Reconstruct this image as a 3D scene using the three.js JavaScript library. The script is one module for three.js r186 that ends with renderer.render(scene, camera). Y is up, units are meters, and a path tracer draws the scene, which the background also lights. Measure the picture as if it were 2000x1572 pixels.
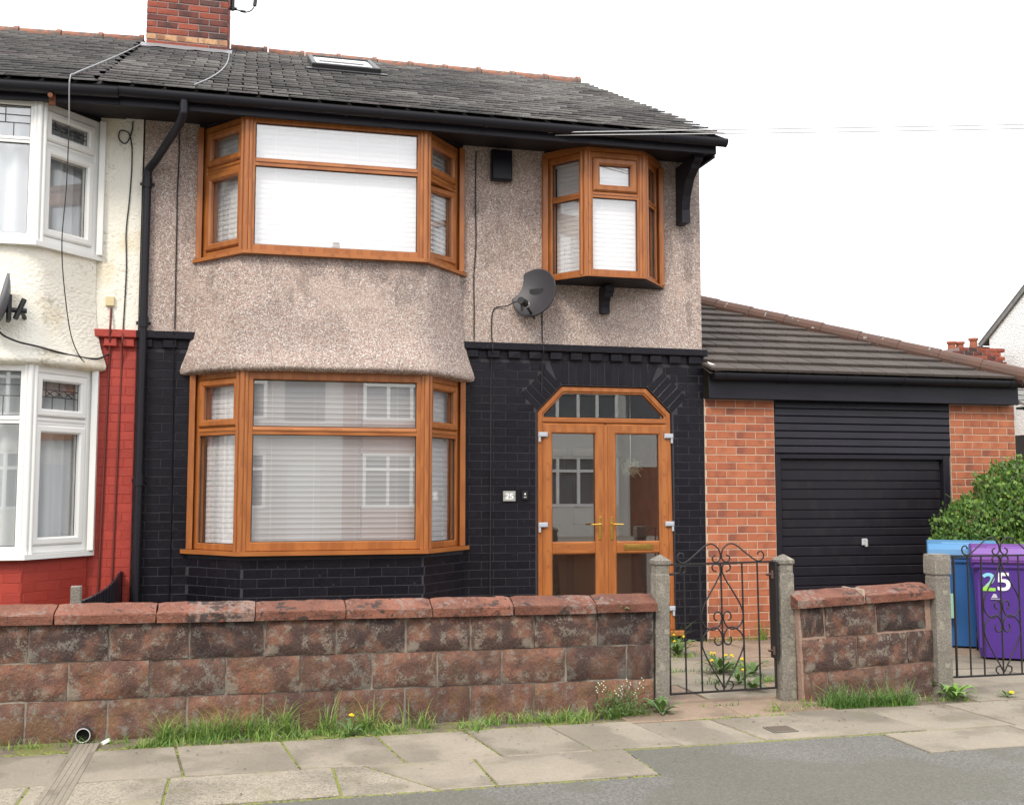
import * as THREE from 'three';
import { mergeGeometries } from 'three/addons/utils/BufferGeometryUtils.js';
import { FontLoader } from 'three/addons/loaders/FontLoader.js';
import { TextGeometry } from 'three/addons/geometries/TextGeometry.js';

// ---------------------------------------------------------------- camera, sky, sun, exposure
const scene = new THREE.Scene();
const camera = new THREE.PerspectiveCamera(41.4, 1024 / 804, 0.1, 400);
camera.position.set(0, 1.42, 9.46);
{
  const yaw = THREE.MathUtils.degToRad(14.0), pitch = THREE.MathUtils.degToRad(4.65);
  camera.lookAt(Math.sin(yaw) * Math.cos(pitch), 1.42 + Math.sin(pitch), 9.46 - Math.cos(yaw) * Math.cos(pitch));
}
scene.add(camera);
const renderer = new THREE.WebGLRenderer({ antialias: true });
renderer.toneMapping = THREE.LinearToneMapping;
renderer.toneMappingExposure = 2.1;
renderer.shadowMap.enabled = true;

function mulberry(a) { return () => { a = (a + 0x6d2b79f5) | 0; let t = Math.imul(a ^ (a >>> 15), 1 | a); t = (t + Math.imul(t ^ (t >>> 7), 61 | t)) ^ t; return ((t ^ (t >>> 14)) >>> 0) / 4294967296; }; }
const hash = (x, y, s = 0) => { let h = Math.imul(x | 0, 374761393) ^ Math.imul(y | 0, 668265263) ^ Math.imul(s | 0, 2147483647 - 1013); h = Math.imul(h ^ (h >>> 13), 1274126177); h ^= h >>> 16; return (h >>> 0) / 4294967296; };
const mod = (a, n) => ((a % n) + n) % n;
const sm = (t) => t * t * (3 - 2 * t), clamp = (x, a = 0, b = 1) => Math.min(b, Math.max(a, x)), lerp = (a, b, t) => a + (b - a) * t;
const step01 = (a, b, x) => sm(clamp((x - a) / (b - a)));
function vnoise(x, y, s = 0, px = 1e6, py = 1e6) {   // value noise, repeats after px, py cells
  const ix = Math.floor(x), iy = Math.floor(y), fx = sm(x - ix), fy = sm(y - iy);
  const q = (i, j) => hash(mod(ix + i, px), mod(iy + j, py), s);
  return lerp(lerp(q(0, 0), q(1, 0), fx), lerp(q(0, 1), q(1, 1), fx), fy);
}
function fbm(x, y, s, p, oct = 4) { let a = 0.5, v = 0, t = 0; for (let o = 0; o < oct; o++) { v += a * vnoise(x, y, s + o * 17, p, p); t += a; a *= 0.5; x *= 2; y *= 2; p *= 2; } return v / t; }

// overcast sky: brighter overhead than at the horizon, faint cloud mottling
{
  const w = 256, h = 128, d = new Float32Array(w * h * 4);
  for (let j = 0; j < h; j++) for (let i = 0; i < w; i++) {
    const el = (j + 0.5) / h * Math.PI - Math.PI / 2, up = Math.max(0, Math.sin(el));
    const L = (0.74 + 0.5 * up) * (0.94 + 0.12 * fbm(i / w * 10, j / h * 6, 3, 10, 3));
    const k = (j * w + i) * 4;
    d[k] = L * 0.985; d[k + 1] = L; d[k + 2] = L * 1.03; d[k + 3] = 1;
  }
  const sky = new THREE.DataTexture(d, w, h, THREE.RGBAFormat, THREE.FloatType);
  sky.mapping = THREE.EquirectangularReflectionMapping; sky.magFilter = THREE.LinearFilter; sky.needsUpdate = true;
  scene.background = sky; scene.environment = sky;
}
const sun = new THREE.DirectionalLight(0xfff4e4, 1.25);
sun.position.set(-9, 19, 15); sun.target.position.set(1.5, 1.5, 0);
sun.castShadow = true; sun.shadow.radius = 28; sun.shadow.mapSize.set(2048, 2048);
Object.assign(sun.shadow.camera, { left: -16, right: 16, top: 14, bottom: -14, near: 1, far: 70 });
scene.add(sun, sun.target);

// ---------------------------------------------------------------- helpers
const rnd = mulberry(2025), R = (a, b) => a + (b - a) * rnd(), pick = (l) => l[Math.floor(rnd() * l.length)];
const V = (x, y, z) => new THREE.Vector3(x, y, z);
const baseOf = new Map(), taken = new Map();
const numbered = (n) => { const k = taken.get(n) || 0; taken.set(n, k + 1); return k ? `${n}_${String(k).padStart(3, '0')}` : n; };
function thing(name, label, category, at = [0, 0, 0], group) {
  const o = new THREE.Group(); o.name = numbered(name); o.position.set(...at); scene.add(o);
  o.userData = { label, category }; if (group) o.userData.group = group;
  baseOf.set(o, V(...at)); return o;
}
function structure(name, at = [0, 0, 0]) { const o = new THREE.Group(); o.name = numbered(name); o.userData = { kind: 'structure' }; o.position.set(...at); scene.add(o); baseOf.set(o, V(...at)); return o; }
function grp(parent, name, at, turn = 0) {            // a part that is a group of sub-parts; at in world coordinates
  const o = new THREE.Group(); o.name = name; const w = V(...at); o.position.copy(w).sub(baseOf.get(parent)); o.rotation.y = turn; baseOf.set(o, w); parent.add(o); return o;
}
function put(parent, name, geo, mat, p = [0, 0, 0], r = [0, 0, 0]) {   // local placement
  const m = new THREE.Mesh(geo, mat); m.name = name; m.position.set(...p); m.rotation.set(...r); m.castShadow = m.receiveShadow = true; parent.add(m); baseOf.set(m, V(0, 0, 0)); return m;
}
function wput(parent, name, geo, mat) {               // geometry given in world coordinates, parents unturned
  geo.computeBoundingBox(); const c = geo.boundingBox.getCenter(V(0, 0, 0)); c.y = geo.boundingBox.min.y; geo.translate(-c.x, -c.y, -c.z);
  const b = baseOf.get(parent), m = put(parent, name, geo, mat, [c.x - b.x, c.y - b.y, c.z - b.z]); baseOf.set(m, c.clone()); return m;
}
function solo(name, label, category, geo, mat, group) {   // a thing that is one mesh
  geo.computeBoundingBox(); const c = geo.boundingBox.getCenter(V(0, 0, 0)); c.y = geo.boundingBox.min.y; geo.translate(-c.x, -c.y, -c.z);
  const m = put(scene, numbered(name), geo, mat, [c.x, c.y, c.z]); m.userData = { label, category }; if (group) m.userData.group = group; baseOf.set(m, c.clone()); return m;
}
const stuff = (m) => { m.userData.kind = 'stuff'; return m; };
function flat(geo) { const g = geo.index ? geo.toNonIndexed() : geo; g.computeVertexNormals(); return g; }
function metric(geo, ou = 0, ov = 0) {                // uv in metres, by the way each face points
  const g = geo.index ? geo.toNonIndexed() : geo; if (!g.attributes.normal) g.computeVertexNormals();
  const p = g.attributes.position, uv = new Float32Array(p.count * 2), a = V(0, 0, 0), b = V(0, 0, 0), c = V(0, 0, 0), n = V(0, 0, 0);
  for (let i = 0; i < p.count; i += 3) {
    a.fromBufferAttribute(p, i); b.fromBufferAttribute(p, i + 1); c.fromBufferAttribute(p, i + 2);
    n.copy(b).sub(a).cross(c.clone().sub(a)); const ax = Math.abs(n.x), ay = Math.abs(n.y), az = Math.abs(n.z);
    [a, b, c].forEach((q, k) => { const u = ax > ay && ax > az ? q.z : q.x, v = ay >= ax && ay > az ? q.z : q.y; uv[(i + k) * 2] = u + ou; uv[(i + k) * 2 + 1] = v + ov; });
  }
  g.setAttribute('uv', new THREE.BufferAttribute(uv, 2)); return g;
}
const merge = (l) => mergeGeometries(l.map((g) => { const q = g.index ? g.toNonIndexed() : g; for (const k of Object.keys(q.attributes)) if (!['position', 'normal', 'uv'].includes(k)) q.deleteAttribute(k); if (!q.attributes.uv) metric(q); return q; }), false);
function box(x0, x1, y0, y1, z0, z1) { const g = new THREE.BoxGeometry(x1 - x0, y1 - y0, z1 - z0); g.translate((x0 + x1) / 2, (y0 + y1) / 2, (z0 + z1) / 2); return metric(g, rnd() * 3, rnd() * 3); }
function poly(tris) { const g = new THREE.BufferGeometry(); g.setAttribute('position', new THREE.Float32BufferAttribute(tris.flat(2), 3)); g.computeVertexNormals(); return g; }
const quad = (a, b, c, d) => [[a, b, c], [a, c, d]];
// box whose front (+z) edges are chamfered; front at z = 0, centred in x and y
function cbox(w, h, d, c = 0.004, j = 0) {
  const q = () => (rnd() - 0.5) * 2 * j, x = w / 2, y = h / 2;
  const J = [0, 1, 2, 3].map(() => [q(), q(), q()]), s = [[-1, -1], [1, -1], [1, 1], [-1, 1]];
  const F = s.map(([a, b], i) => [a * (x - c) + J[i][0], b * (y - c) + J[i][1], J[i][2]]);
  const M = s.map(([a, b], i) => [a * x + J[i][0], b * y + J[i][1], -c]);
  const B = s.map(([a, b]) => [a * x, b * y, -d]);
  const t = [...quad(F[0], F[1], F[2], F[3]), ...quad(B[1], B[0], B[3], B[2])];
  for (let i = 0; i < 4; i++) { const k = (i + 1) % 4; t.push(...quad(M[i], M[k], F[k], F[i]), ...quad(B[i], B[k], M[k], M[i])); }
  return metric(poly(t), rnd() * 3, rnd() * 3);
}
// box with all twelve edges chamfered, centred
function rbox(w, h, d, c = 0.005) {
  const s = new THREE.Shape(), x = w / 2 - c, y = h / 2 - c; s.moveTo(-x, -y); s.lineTo(x, -y); s.lineTo(x, y); s.lineTo(-x, y); s.closePath();
  const g = new THREE.ExtrudeGeometry(s, { depth: d - 2 * c, bevelEnabled: true, bevelThickness: c, bevelSize: c, bevelSegments: 1 }); g.translate(0, 0, -(d - 2 * c) / 2); return metric(flat(g));
}
const rboxAt = (x0, x1, y0, y1, z0, z1, c) => { const g = rbox(x1 - x0, y1 - y0, z1 - z0, c); g.translate((x0 + x1) / 2, (y0 + y1) / 2, (z0 + z1) / 2); return metric(g, rnd() * 2, rnd() * 2); };
function insetPoly(pts, d) {                          // convex, counter-clockwise
  const n = pts.length, out = [];
  const L = pts.map((p, i) => { const q = pts[(i + 1) % n], l = Math.hypot(q[0] - p[0], q[1] - p[1]), ux = (q[0] - p[0]) / l, uy = (q[1] - p[1]) / l; return [p[0] - uy * d, p[1] + ux * d, ux, uy]; });
  for (let i = 0; i < n; i++) { const a = L[(i + n - 1) % n], b = L[i], det = a[2] * b[3] - a[3] * b[2], t = ((b[0] - a[0]) * b[3] - (b[1] - a[1]) * b[2]) / det; out.push([a[0] + a[2] * t, a[1] + a[3] * t]); }
  return out;
}
// frame round a convex outline: width b, from z0 to z1, chamfer c on the front edges
function ring(pts, b, z0, z1, c = 0.008) {
  const prof = [[0, z0], [0, z1 - c], [c, z1], [b - c, z1], [b, z1 - c], [b, z0]], rows = prof.map(([o, z]) => insetPoly(pts, o).map(([x, y]) => [x, y, z])), t = [], n = pts.length;
  for (let k = 0; k + 1 < prof.length; k++) for (let i = 0; i < n; i++) { const j = (i + 1) % n; t.push(...quad(rows[k][i], rows[k][j], rows[k + 1][j], rows[k + 1][i])); }
  for (let i = 0; i < n; i++) { const j = (i + 1) % n; t.push(...quad(rows[5][i], rows[5][j], rows[0][j], rows[0][i])); }
  return metric(poly(t), rnd() * 2, rnd() * 2);
}
const rect = (x0, x1, y0, y1) => [[x0, y0], [x1, y0], [x1, y1], [x0, y1]];
function tube(pts, r, seg, sides = 6, closed = false) { const c = new THREE.CatmullRomCurve3(pts.map((p) => V(...p)), closed, 'centripetal'); return new THREE.TubeGeometry(c, seg || pts.length * 8, r, sides, closed).toNonIndexed(); }
function rod(a, b, r, sides = 8) { const A = V(...a), B = V(...b), g = new THREE.CylinderGeometry(r, r, A.distanceTo(B), sides); g.applyQuaternion(new THREE.Quaternion().setFromUnitVectors(V(0, 1, 0), B.clone().sub(A).normalize())); g.translate((A.x + B.x) / 2, (A.y + B.y) / 2, (A.z + B.z) / 2); return g.toNonIndexed(); }
function extr(pts, depth, bevel = 0) { const s = new THREE.Shape(pts.map(([x, y]) => new THREE.Vector2(x, y))); const g = new THREE.ExtrudeGeometry(s, { depth: depth - 2 * bevel, bevelEnabled: bevel > 0, bevelThickness: bevel, bevelSize: bevel, bevelSegments: 2, curveSegments: 10 }); g.translate(0, 0, bevel); return metric(flat(g)); }

// ---------------------------------------------------------------- textures and materials
function tex(w, h, fn, tileX, tileY = tileX * h / w, srgb = true) {   // fn gives linear colour in 0..1; the texture covers tileX x tileY metres
  const d = new Uint8Array(w * h * 4), e = (c) => { c = clamp(c); return 255 * (srgb ? (c <= 0.0031308 ? 12.92 * c : 1.055 * c ** (1 / 2.4) - 0.055) : c); };
  for (let j = 0; j < h; j++) for (let i = 0; i < w; i++) { const q = fn(i / w, j / h, i, j), k = (j * w + i) * 4; if (typeof q === 'number') d[k] = d[k + 1] = d[k + 2] = e(q); else { d[k] = e(q[0]); d[k + 1] = e(q[1]); d[k + 2] = e(q[2]); } d[k + 3] = 255; }
  const t = new THREE.DataTexture(d, w, h); t.wrapS = t.wrapT = THREE.RepeatWrapping; t.magFilter = THREE.LinearFilter; t.minFilter = THREE.LinearMipmapLinearFilter; t.generateMipmaps = true;
  if (srgb) t.colorSpace = THREE.SRGBColorSpace; t.repeat.set(1 / tileX, 1 / tileY); t.needsUpdate = true; return t;
}
const C3 = (r, g, b) => new THREE.Color().setRGB(r, g, b);
const mixc = (a, b, t) => [lerp(a[0], b[0], t), lerp(a[1], b[1], t), lerp(a[2], b[2], t)];
function mat(color, rough = 0.8, o = {}) { return new THREE.MeshStandardMaterial({ color: Array.isArray(color) ? C3(...color) : color, roughness: rough, ...o }); }
const paint = (color, rough, o = {}) => new THREE.MeshPhysicalMaterial({ color: Array.isArray(color) ? C3(...color) : color, roughness: rough, specularIntensity: 0.5, ...o });
const grey = (fn, w, tile) => tex(w, w, fn, tile, tile, false);
// cell noise: nearest feature point, its distance, the gap to the second nearest and a random number of the cell
function cells(u, v, n, s) { const x = u * n, y = v * n, ix = Math.floor(x), iy = Math.floor(y); let d1 = 9, d2 = 9, id = 0; for (let a = -1; a <= 1; a++) for (let b = -1; b <= 1; b++) { const cx = mod(ix + a, n), cy = mod(iy + b, n), px = ix + a + 0.15 + 0.7 * hash(cx, cy, s), py = iy + b + 0.15 + 0.7 * hash(cx, cy, s + 9), d = (px - x) ** 2 + (py - y) ** 2; if (d < d1) { d2 = d1; d1 = d; id = hash(cx, cy, s + 33); } else if (d < d2) d2 = d; } return [Math.sqrt(d1), Math.sqrt(d2) - Math.sqrt(d1), id]; }

// pebbledash of the house front: one sheet for the whole front, 5.4 x 2.7 m from x = -1.05, y = 2.2
const PX0 = -1.05, PY0 = 2.2, PW = 5.4, PH = 2.7;
const pebbleBlotch = (x, y) => {   // blotchy darker patches, denser below the bay sill and towards the eaves
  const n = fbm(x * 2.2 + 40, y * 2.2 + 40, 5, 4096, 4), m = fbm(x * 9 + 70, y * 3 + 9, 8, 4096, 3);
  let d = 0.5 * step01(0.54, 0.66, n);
  const patch = (th) => 0.8 * step01(th, th + 0.1, m);   // patches with an outline, fewer further from the height set for each zone
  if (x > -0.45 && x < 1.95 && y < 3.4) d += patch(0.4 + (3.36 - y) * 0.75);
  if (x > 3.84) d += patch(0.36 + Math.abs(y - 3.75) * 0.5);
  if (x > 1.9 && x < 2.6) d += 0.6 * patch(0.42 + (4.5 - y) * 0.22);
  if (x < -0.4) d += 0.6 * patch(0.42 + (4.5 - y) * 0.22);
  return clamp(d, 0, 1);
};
const PEB = [[0.67, 0.6, 0.56], [0.56, 0.43, 0.37], [0.48, 0.385, 0.345], [0.32, 0.255, 0.23], [0.8, 0.76, 0.73], [0.5, 0.34, 0.275], [0.19, 0.155, 0.145], [0.43, 0.34, 0.305]];
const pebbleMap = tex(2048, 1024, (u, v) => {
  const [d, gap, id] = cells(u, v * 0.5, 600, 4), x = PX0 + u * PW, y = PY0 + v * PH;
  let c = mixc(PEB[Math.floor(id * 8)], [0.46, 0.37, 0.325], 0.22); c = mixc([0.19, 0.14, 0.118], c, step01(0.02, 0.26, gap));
  const st = pebbleBlotch(x, y), bare = step01(0.6, 0.72, fbm(x * 3 + 11, y * 3 + 5, 21, 4096, 3)) * (0.5 + 0.5 * (y < 3.35 && y > 2.95 ? 1 : 0));
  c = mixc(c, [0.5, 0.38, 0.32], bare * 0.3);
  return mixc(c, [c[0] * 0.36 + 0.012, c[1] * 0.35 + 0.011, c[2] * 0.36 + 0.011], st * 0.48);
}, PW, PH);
const pebbleBump = tex(2048, 1024, (u, v) => { const [d, gap] = cells(u, v * 0.5, 600, 4); return clamp(1 - d * 1.1) * 0.8 + 0.2 * fbm(u * 60, v * 30, 3, 60, 2); }, PW, PH, false);
const M = {};
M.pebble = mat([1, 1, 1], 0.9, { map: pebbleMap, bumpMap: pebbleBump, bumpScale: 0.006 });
M.pebblePlain = mat([0.3, 0.23, 0.19], 0.95);
// cream roughcast of the house next door
M.cream = mat([1, 1, 1], 0.85, { map: tex(512, 512, (u, v) => { const n = fbm(u * 6, v * 6, 61, 6, 5), sp = step01(0.66, 0.8, vnoise(u * 90, v * 90, 62, 90, 90)) * step01(0.45, 0.7, fbm(u * 5, v * 5, 63, 5, 3)); return mixc(mixc([0.82, 0.79, 0.7], [0.74, 0.67, 0.52], step01(0.5, 0.8, n)), [0.2, 0.17, 0.13], sp * 0.35); }, 1.3), bumpMap: grey((u, v) => fbm(u * 80, v * 80, 64, 80, 3), 512, 1.3), bumpScale: 0.006 });
// masonry paint
const paintBump = grey((u, v) => 0.6 * fbm(u * 40, v * 40, 71, 40, 4) + 0.4 * vnoise(u * 160, v * 160, 72, 160, 160), 512, 0.6);
const paintTex = (c, k, s) => tex(256, 256, (u, v) => { const n = fbm(u * 12, v * 12, s, 12, 4), sp = step01(0.93, 0.97, vnoise(u * 70, v * 70, s + 3, 70, 70)); return mixc(mixc(c, c.map((q) => q * k), n), [0.2, 0.19, 0.19], sp * 0.22); }, 0.7);
M.black = [0, 1, 2].map((i) => paint([1, 1, 1], 0.3, { map: paintTex([[0.0062, 0.0056, 0.009], [0.0075, 0.0067, 0.0105], [0.0054, 0.0049, 0.0078]][i], 1.6, 80 + i), bumpMap: paintBump, bumpScale: 0.0018 }));
M.blackJoint = paint([0.038, 0.037, 0.045], 0.8, { bumpMap: paintBump, bumpScale: 0.003 });
M.red = [0, 1, 2].map((i) => mat([1, 1, 1], 0.55, { map: paintTex([[0.36, 0.037, 0.022], [0.39, 0.042, 0.025], [0.34, 0.034, 0.021]][i], 0.86, 90 + i), bumpMap: paintBump, bumpScale: 0.0025 }));
M.redJoint = mat([0.3, 0.03, 0.019], 0.7);
// garage facing brick
const brickMap = (s, a, b) => tex(256, 256, (u, v) => { const n = fbm(u * 5, v * 5, s, 5, 4), g = vnoise(u * 120, v * 120, s + 7, 120, 120); return mixc(mixc(a, b, step01(0.4, 0.72, n)), [0.1, 0.05, 0.04], 0.25 * step01(0.8, 0.95, g)).map((c) => c * (0.9 + 0.2 * g)); }, 0.5);
const brickBump = grey((u, v) => fbm(u * 50, v * 50, 101, 50, 3), 256, 0.4);
M.garageBrick = [[[0.37, 0.116, 0.055], [0.25, 0.08, 0.044]], [[0.4, 0.13, 0.06], [0.3, 0.096, 0.05]], [[0.34, 0.104, 0.051], [0.22, 0.073, 0.045]], [[0.42, 0.142, 0.068], [0.34, 0.108, 0.053]]].map(([a, b], i) => mat([1, 1, 1], 0.85, { map: brickMap(110 + i, a, b), bumpMap: brickBump, bumpScale: 0.002 }));
M.garageMortar = mat([0.5, 0.38, 0.285], 0.95, { bumpMap: brickBump, bumpScale: 0.002 });
M.chimneyBrick = [[[0.25, 0.062, 0.036], [0.19, 0.046, 0.03]], [[0.14, 0.042, 0.032], [0.075, 0.034, 0.03]], [[0.29, 0.072, 0.042], [0.22, 0.056, 0.035]], [[0.1, 0.046, 0.04], [0.055, 0.033, 0.03]]].map(([a, b], i) => mat([1, 1, 1], 0.9, { map: brickMap(120 + i, a, b), bumpMap: brickBump, bumpScale: 0.003 }));
M.chimneyBuff = mat([1, 1, 1], 0.9, { map: brickMap(131, [0.5, 0.3, 0.16], [0.25, 0.12, 0.07]), bumpMap: brickBump, bumpScale: 0.004 });
M.chimneyMortar = mat([0.26, 0.2, 0.19], 0.95, { bumpMap: brickBump, bumpScale: 0.004 });
// woodgrain plastic of the windows and doors
const oakMap = (rot) => tex(256, 256, (u, v) => { const a = rot ? v : u, b = rot ? u : v, n = fbm(a * 14, b * 1.5 + 3, 141, 14, 4), f = vnoise(a * 90, b * 3, 142, 90, 3), k = step01(0.72, 0.9, fbm(a * 7, b * 3, 143, 7, 3)); return mixc(mixc([0.39, 0.138, 0.034], [0.3, 0.098, 0.024], step01(0.25, 0.75, n)), [0.15, 0.042, 0.013], 0.5 * k + 0.22 * f); }, 0.4);
M.oak = mat([1, 1, 1], 0.38, { map: oakMap(false) });
M.oakH = mat([1, 1, 1], 0.38, { map: oakMap(true) });
M.whitePlastic = mat([0.78, 0.78, 0.76], 0.35);
M.gasket = mat([0.02, 0.02, 0.02], 0.6);
M.glass = new THREE.MeshPhysicalMaterial({ color: 0xffffff, roughness: 0, transmission: 1, thickness: 0, ior: 2.3 });
M.lead = mat([0.05, 0.05, 0.055], 0.5, { metalness: 0.3 });
M.blind = mat([0.68, 0.68, 0.69], 0.5, { side: THREE.DoubleSide });
M.cord = mat([0.8, 0.8, 0.8], 0.8);
M.net = new THREE.MeshPhysicalMaterial({ color: C3(0.78, 0.82, 0.84), roughness: 1, transmission: 0.25, thickness: 0, side: THREE.DoubleSide });
M.dark = mat([0.03, 0.028, 0.026], 0.9);
M.interior = mat([0.32, 0.29, 0.25], 0.9);
const blackWood = tex(256, 256, (u, v) => { const n = fbm(u * 3, v * 30, 151, 3, 4); return mixc([0.0095, 0.0088, 0.0135], [0.019, 0.0175, 0.0255], n); }, 0.9);
M.fascia = paint([1, 1, 1], 0.4, { map: blackWood });
M.gutter = paint([0.0145, 0.0142, 0.019], 0.35);
M.soffit = paint([0.013, 0.011, 0.014], 0.6);
M.blackMetal = mat([0.015, 0.014, 0.016], 0.45);
M.iron = mat([0.012, 0.011, 0.012], 0.5);
M.garageDoor = paint([1, 1, 1], 0.4, { map: tex(512, 512, (u, v) => { const n = fbm(u * 5, v * 8, 155, 5, 5), d = step01(0.6, 0.75, fbm(u * 20, v * 6, 157, 20, 3)); return mixc(mixc([0.0105, 0.0095, 0.014], [0.019, 0.0165, 0.022], n), [0.03, 0.023, 0.024], d * 0.3); }, 2) });
// slates, roof tiles
const slateMap = tex(512, 512, (u, v) => { const n = fbm(u * 10, v * 10, 161, 10, 5), l = step01(0.6, 0.75, fbm(u * 30, v * 30, 163, 30, 3)), g = vnoise(u * 150, v * 150, 164, 150, 150); return mixc(mixc([0.5, 0.5, 0.51], [0.94, 0.93, 0.92], n), [1, 0.99, 0.96], l * 0.5).map((c) => c * (0.85 + 0.3 * g)); }, 0.9);
const slateBump = grey((u, v) => fbm(u * 24, v * 24, 165, 24, 4), 256, 0.5);
M.slate = [[0.19, 0.183, 0.178], [0.23, 0.222, 0.214], [0.158, 0.152, 0.149], [0.125, 0.121, 0.119], [0.1, 0.097, 0.097], [0.158, 0.142, 0.145], [0.27, 0.262, 0.25]].map((c) => mat(c, 0.8, { map: slateMap, bumpMap: slateBump, bumpScale: 0.004 }));
M.roofDeck = mat([0.02, 0.019, 0.018], 0.95);
const tileMap = tex(512, 512, (u, v) => { const n = fbm(u * 8, v * 8, 171, 8, 5), w = step01(0.955, 0.985, vnoise(u * 46, v * 46, 172, 46, 46)), g = vnoise(u * 200, v * 200, 173, 200, 200); return mixc(mixc([0.085, 0.068, 0.058], [0.13, 0.11, 0.098], n).map((c) => c * (0.8 + 0.4 * g)), [0.5, 0.48, 0.44], w * 0.6); }, 1.6);
M.tile = [0.46, 0.52, 0.57].map((k) => mat([k, k * 0.92, k * 0.88], 0.85, { map: tileMap, bumpMap: slateBump, bumpScale: 0.002 }));
M.ridge = mat([1, 1, 1], 0.85, { map: tex(256, 256, (u, v) => mixc(mixc([0.25, 0.1, 0.065], [0.3, 0.135, 0.088], fbm(u * 8, v * 8, 181, 8, 4)), [0.12, 0.1, 0.085], step01(0.42, 0.6, fbm(u * 12, v * 12, 182, 12, 4)) * 0.85), 0.7), bumpMap: slateBump, bumpScale: 0.003 });
M.hipTile = mat([1, 1, 1], 0.85, { map: tex(256, 256, (u, v) => mixc(mixc([0.115, 0.055, 0.04], [0.08, 0.054, 0.043], fbm(u * 8, v * 8, 183, 8, 4)), [0.42, 0.4, 0.36], step01(0.74, 0.84, fbm(u * 22, v * 22, 184, 22, 3)) * 0.7), 0.8), bumpMap: slateBump, bumpScale: 0.003 });
M.leadSheet = mat([0.22, 0.225, 0.24], 0.5, { metalness: 0.2 });
// stone of the garden wall: rusty sandstone blocks, sooty faces, pale lichen towards their edges; each variant is one block face
const stoneMap = (s, dark, warm) => tex(512, 256, (u, v) => {
  const x = u * 4 + 7, y = v * 2 + 3, n = fbm(x, y, s, 4096, 5), n2 = fbm(x * 1.7 + 3, y * 1.7 + 7, s + 5, 4096, 5), f = fbm(u * 60, v * 30, s + 6, 4096, 4), g = hash(Math.floor(u * 400), Math.floor(v * 200), s), g2 = vnoise(u * 150, v * 75, s + 9), cr = Math.min(Math.hypot(u * 2, v), Math.hypot((1 - u) * 2, v), Math.hypot((1 - u) * 2, 1 - v) + 0.25, Math.hypot(u * 2, 1 - v) + 0.2);
  let c = mixc([0.27, 0.128, 0.086], [0.165, 0.09, 0.07], step01(0.3, 0.7, n2 * 0.6 + f * 0.4));
  c = mixc(c, mixc([0.05, 0.035, 0.034], [0.1, 0.06, 0.055], f), dark * step01(0.3 + (1 - dark) * 0.12, 0.5 + (1 - dark) * 0.14, n * 0.72 + f * 0.28));
  c = mixc(c, [0.27, 0.16, 0.06], warm * 0.7 * step01(0.45, 0.7, fbm(x + 9, y + 2, s + 11, 4096, 4)));
  const lich = step01(0.5, 0.66, fbm(u * 9 + 4, v * 4.5 + 4, s + 13, 4096, 5) * 0.6 + f * 0.4 + clamp(0.42 - cr, 0, 0.42) * 0.5 - 0.02);
  c = mixc(c, mixc([0.34, 0.31, 0.26], [0.2, 0.18, 0.155], g2), lich * 0.8);
  c = mixc(c, [0.4, 0.35, 0.32], 0.55 * step01(0.82, 0.92, vnoise(u * 130, v * 65, s + 17)) * step01(0.35, 0.6, f));
  return c.map((q, i) => q * (0.34 + 0.34 * g2 + 0.5 * g));
}, 1, 1);
const stoneBump = tex(512, 256, (u, v) => 0.7 * fbm(u * 26, v * 13, 201, 512, 5) + 0.3 * vnoise(u * 200, v * 100, 203), 1, 1, false);
M.stoneTop = [0, 1, 2, 3].map((i) => mat([1, 1, 1], 0.95, { map: stoneMap(210 + i * 31, 0.96, 0.05), bumpMap: stoneBump, bumpScale: 0.012 }));
M.stoneMid = [0, 1, 2, 3].map((i) => mat([1, 1, 1], 0.95, { map: stoneMap(340 + i * 31, 0.62, 0.2), bumpMap: stoneBump, bumpScale: 0.012 }));
M.stoneLow = [0, 1, 2].map((i) => mat([1, 1, 1], 0.95, { map: stoneMap(460 + i * 31, 0.3, 0.55), bumpMap: stoneBump, bumpScale: 0.012 }));
for (const k of ['stoneTop', 'stoneMid', 'stoneLow']) M[k] = M[k].flatMap((m) => [[0.74, 0.74, 0.76], [1, 1, 1], [1.22, 1.16, 1.1]].map((t) => { const q = m.clone(); q.color = C3(...t); return q; }));   // blocks differ in tone
M.wallMortar = mat([1, 1, 1], 0.95, { map: tex(256, 256, (u, v) => mixc([0.34, 0.3, 0.25], [0.18, 0.155, 0.13], fbm(u * 10, v * 10, 221, 10, 4)), 0.6), bumpMap: slateBump, bumpScale: 0.006 });
const copMap = (s, k) => tex(512, 512, (u, v) => {
  const n = fbm(u * 7, v * 7, s, 7, 5), g = vnoise(u * 170, v * 170, s + 3, 170, 170), b = step01(0.62, 0.72, fbm(u * 9, v * 9, s + 5, 9, 6) * 0.65 + fbm(u * 50, v * 50, s + 6, 50, 3) * 0.35 + 0.03), l = step01(0.55, 0.7, fbm(u * 6, v * 6, s + 8, 6, 5) * 0.6 + fbm(u * 60, v * 60, s + 9, 60, 3) * 0.4), p = step01(0.9, 0.96, vnoise(u * 60, v * 60, s + 12, 60, 60));
  let c = mixc([0.33 * k, 0.132 * k, 0.085 * k], [0.225 * k, 0.088 * k, 0.057 * k], step01(0.3, 0.7, n)).map((q) => q * (0.62 + 0.4 * g + 0.36 * hash(Math.floor(u * 512), Math.floor(v * 512), s)));
  c = mixc(c, [0.22, 0.2, 0.18], l * 0.55); c = mixc(c, [0.03, 0.024, 0.022], b * 0.85); return mixc(c, [0.05, 0.03, 0.028], p * 0.6);
}, 1.1);
const copBump = grey((u, v) => 0.6 * fbm(u * 40, v * 40, 231, 40, 4) + 0.4 * vnoise(u * 150, v * 150, 232, 150, 150), 512, 0.7);
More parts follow.
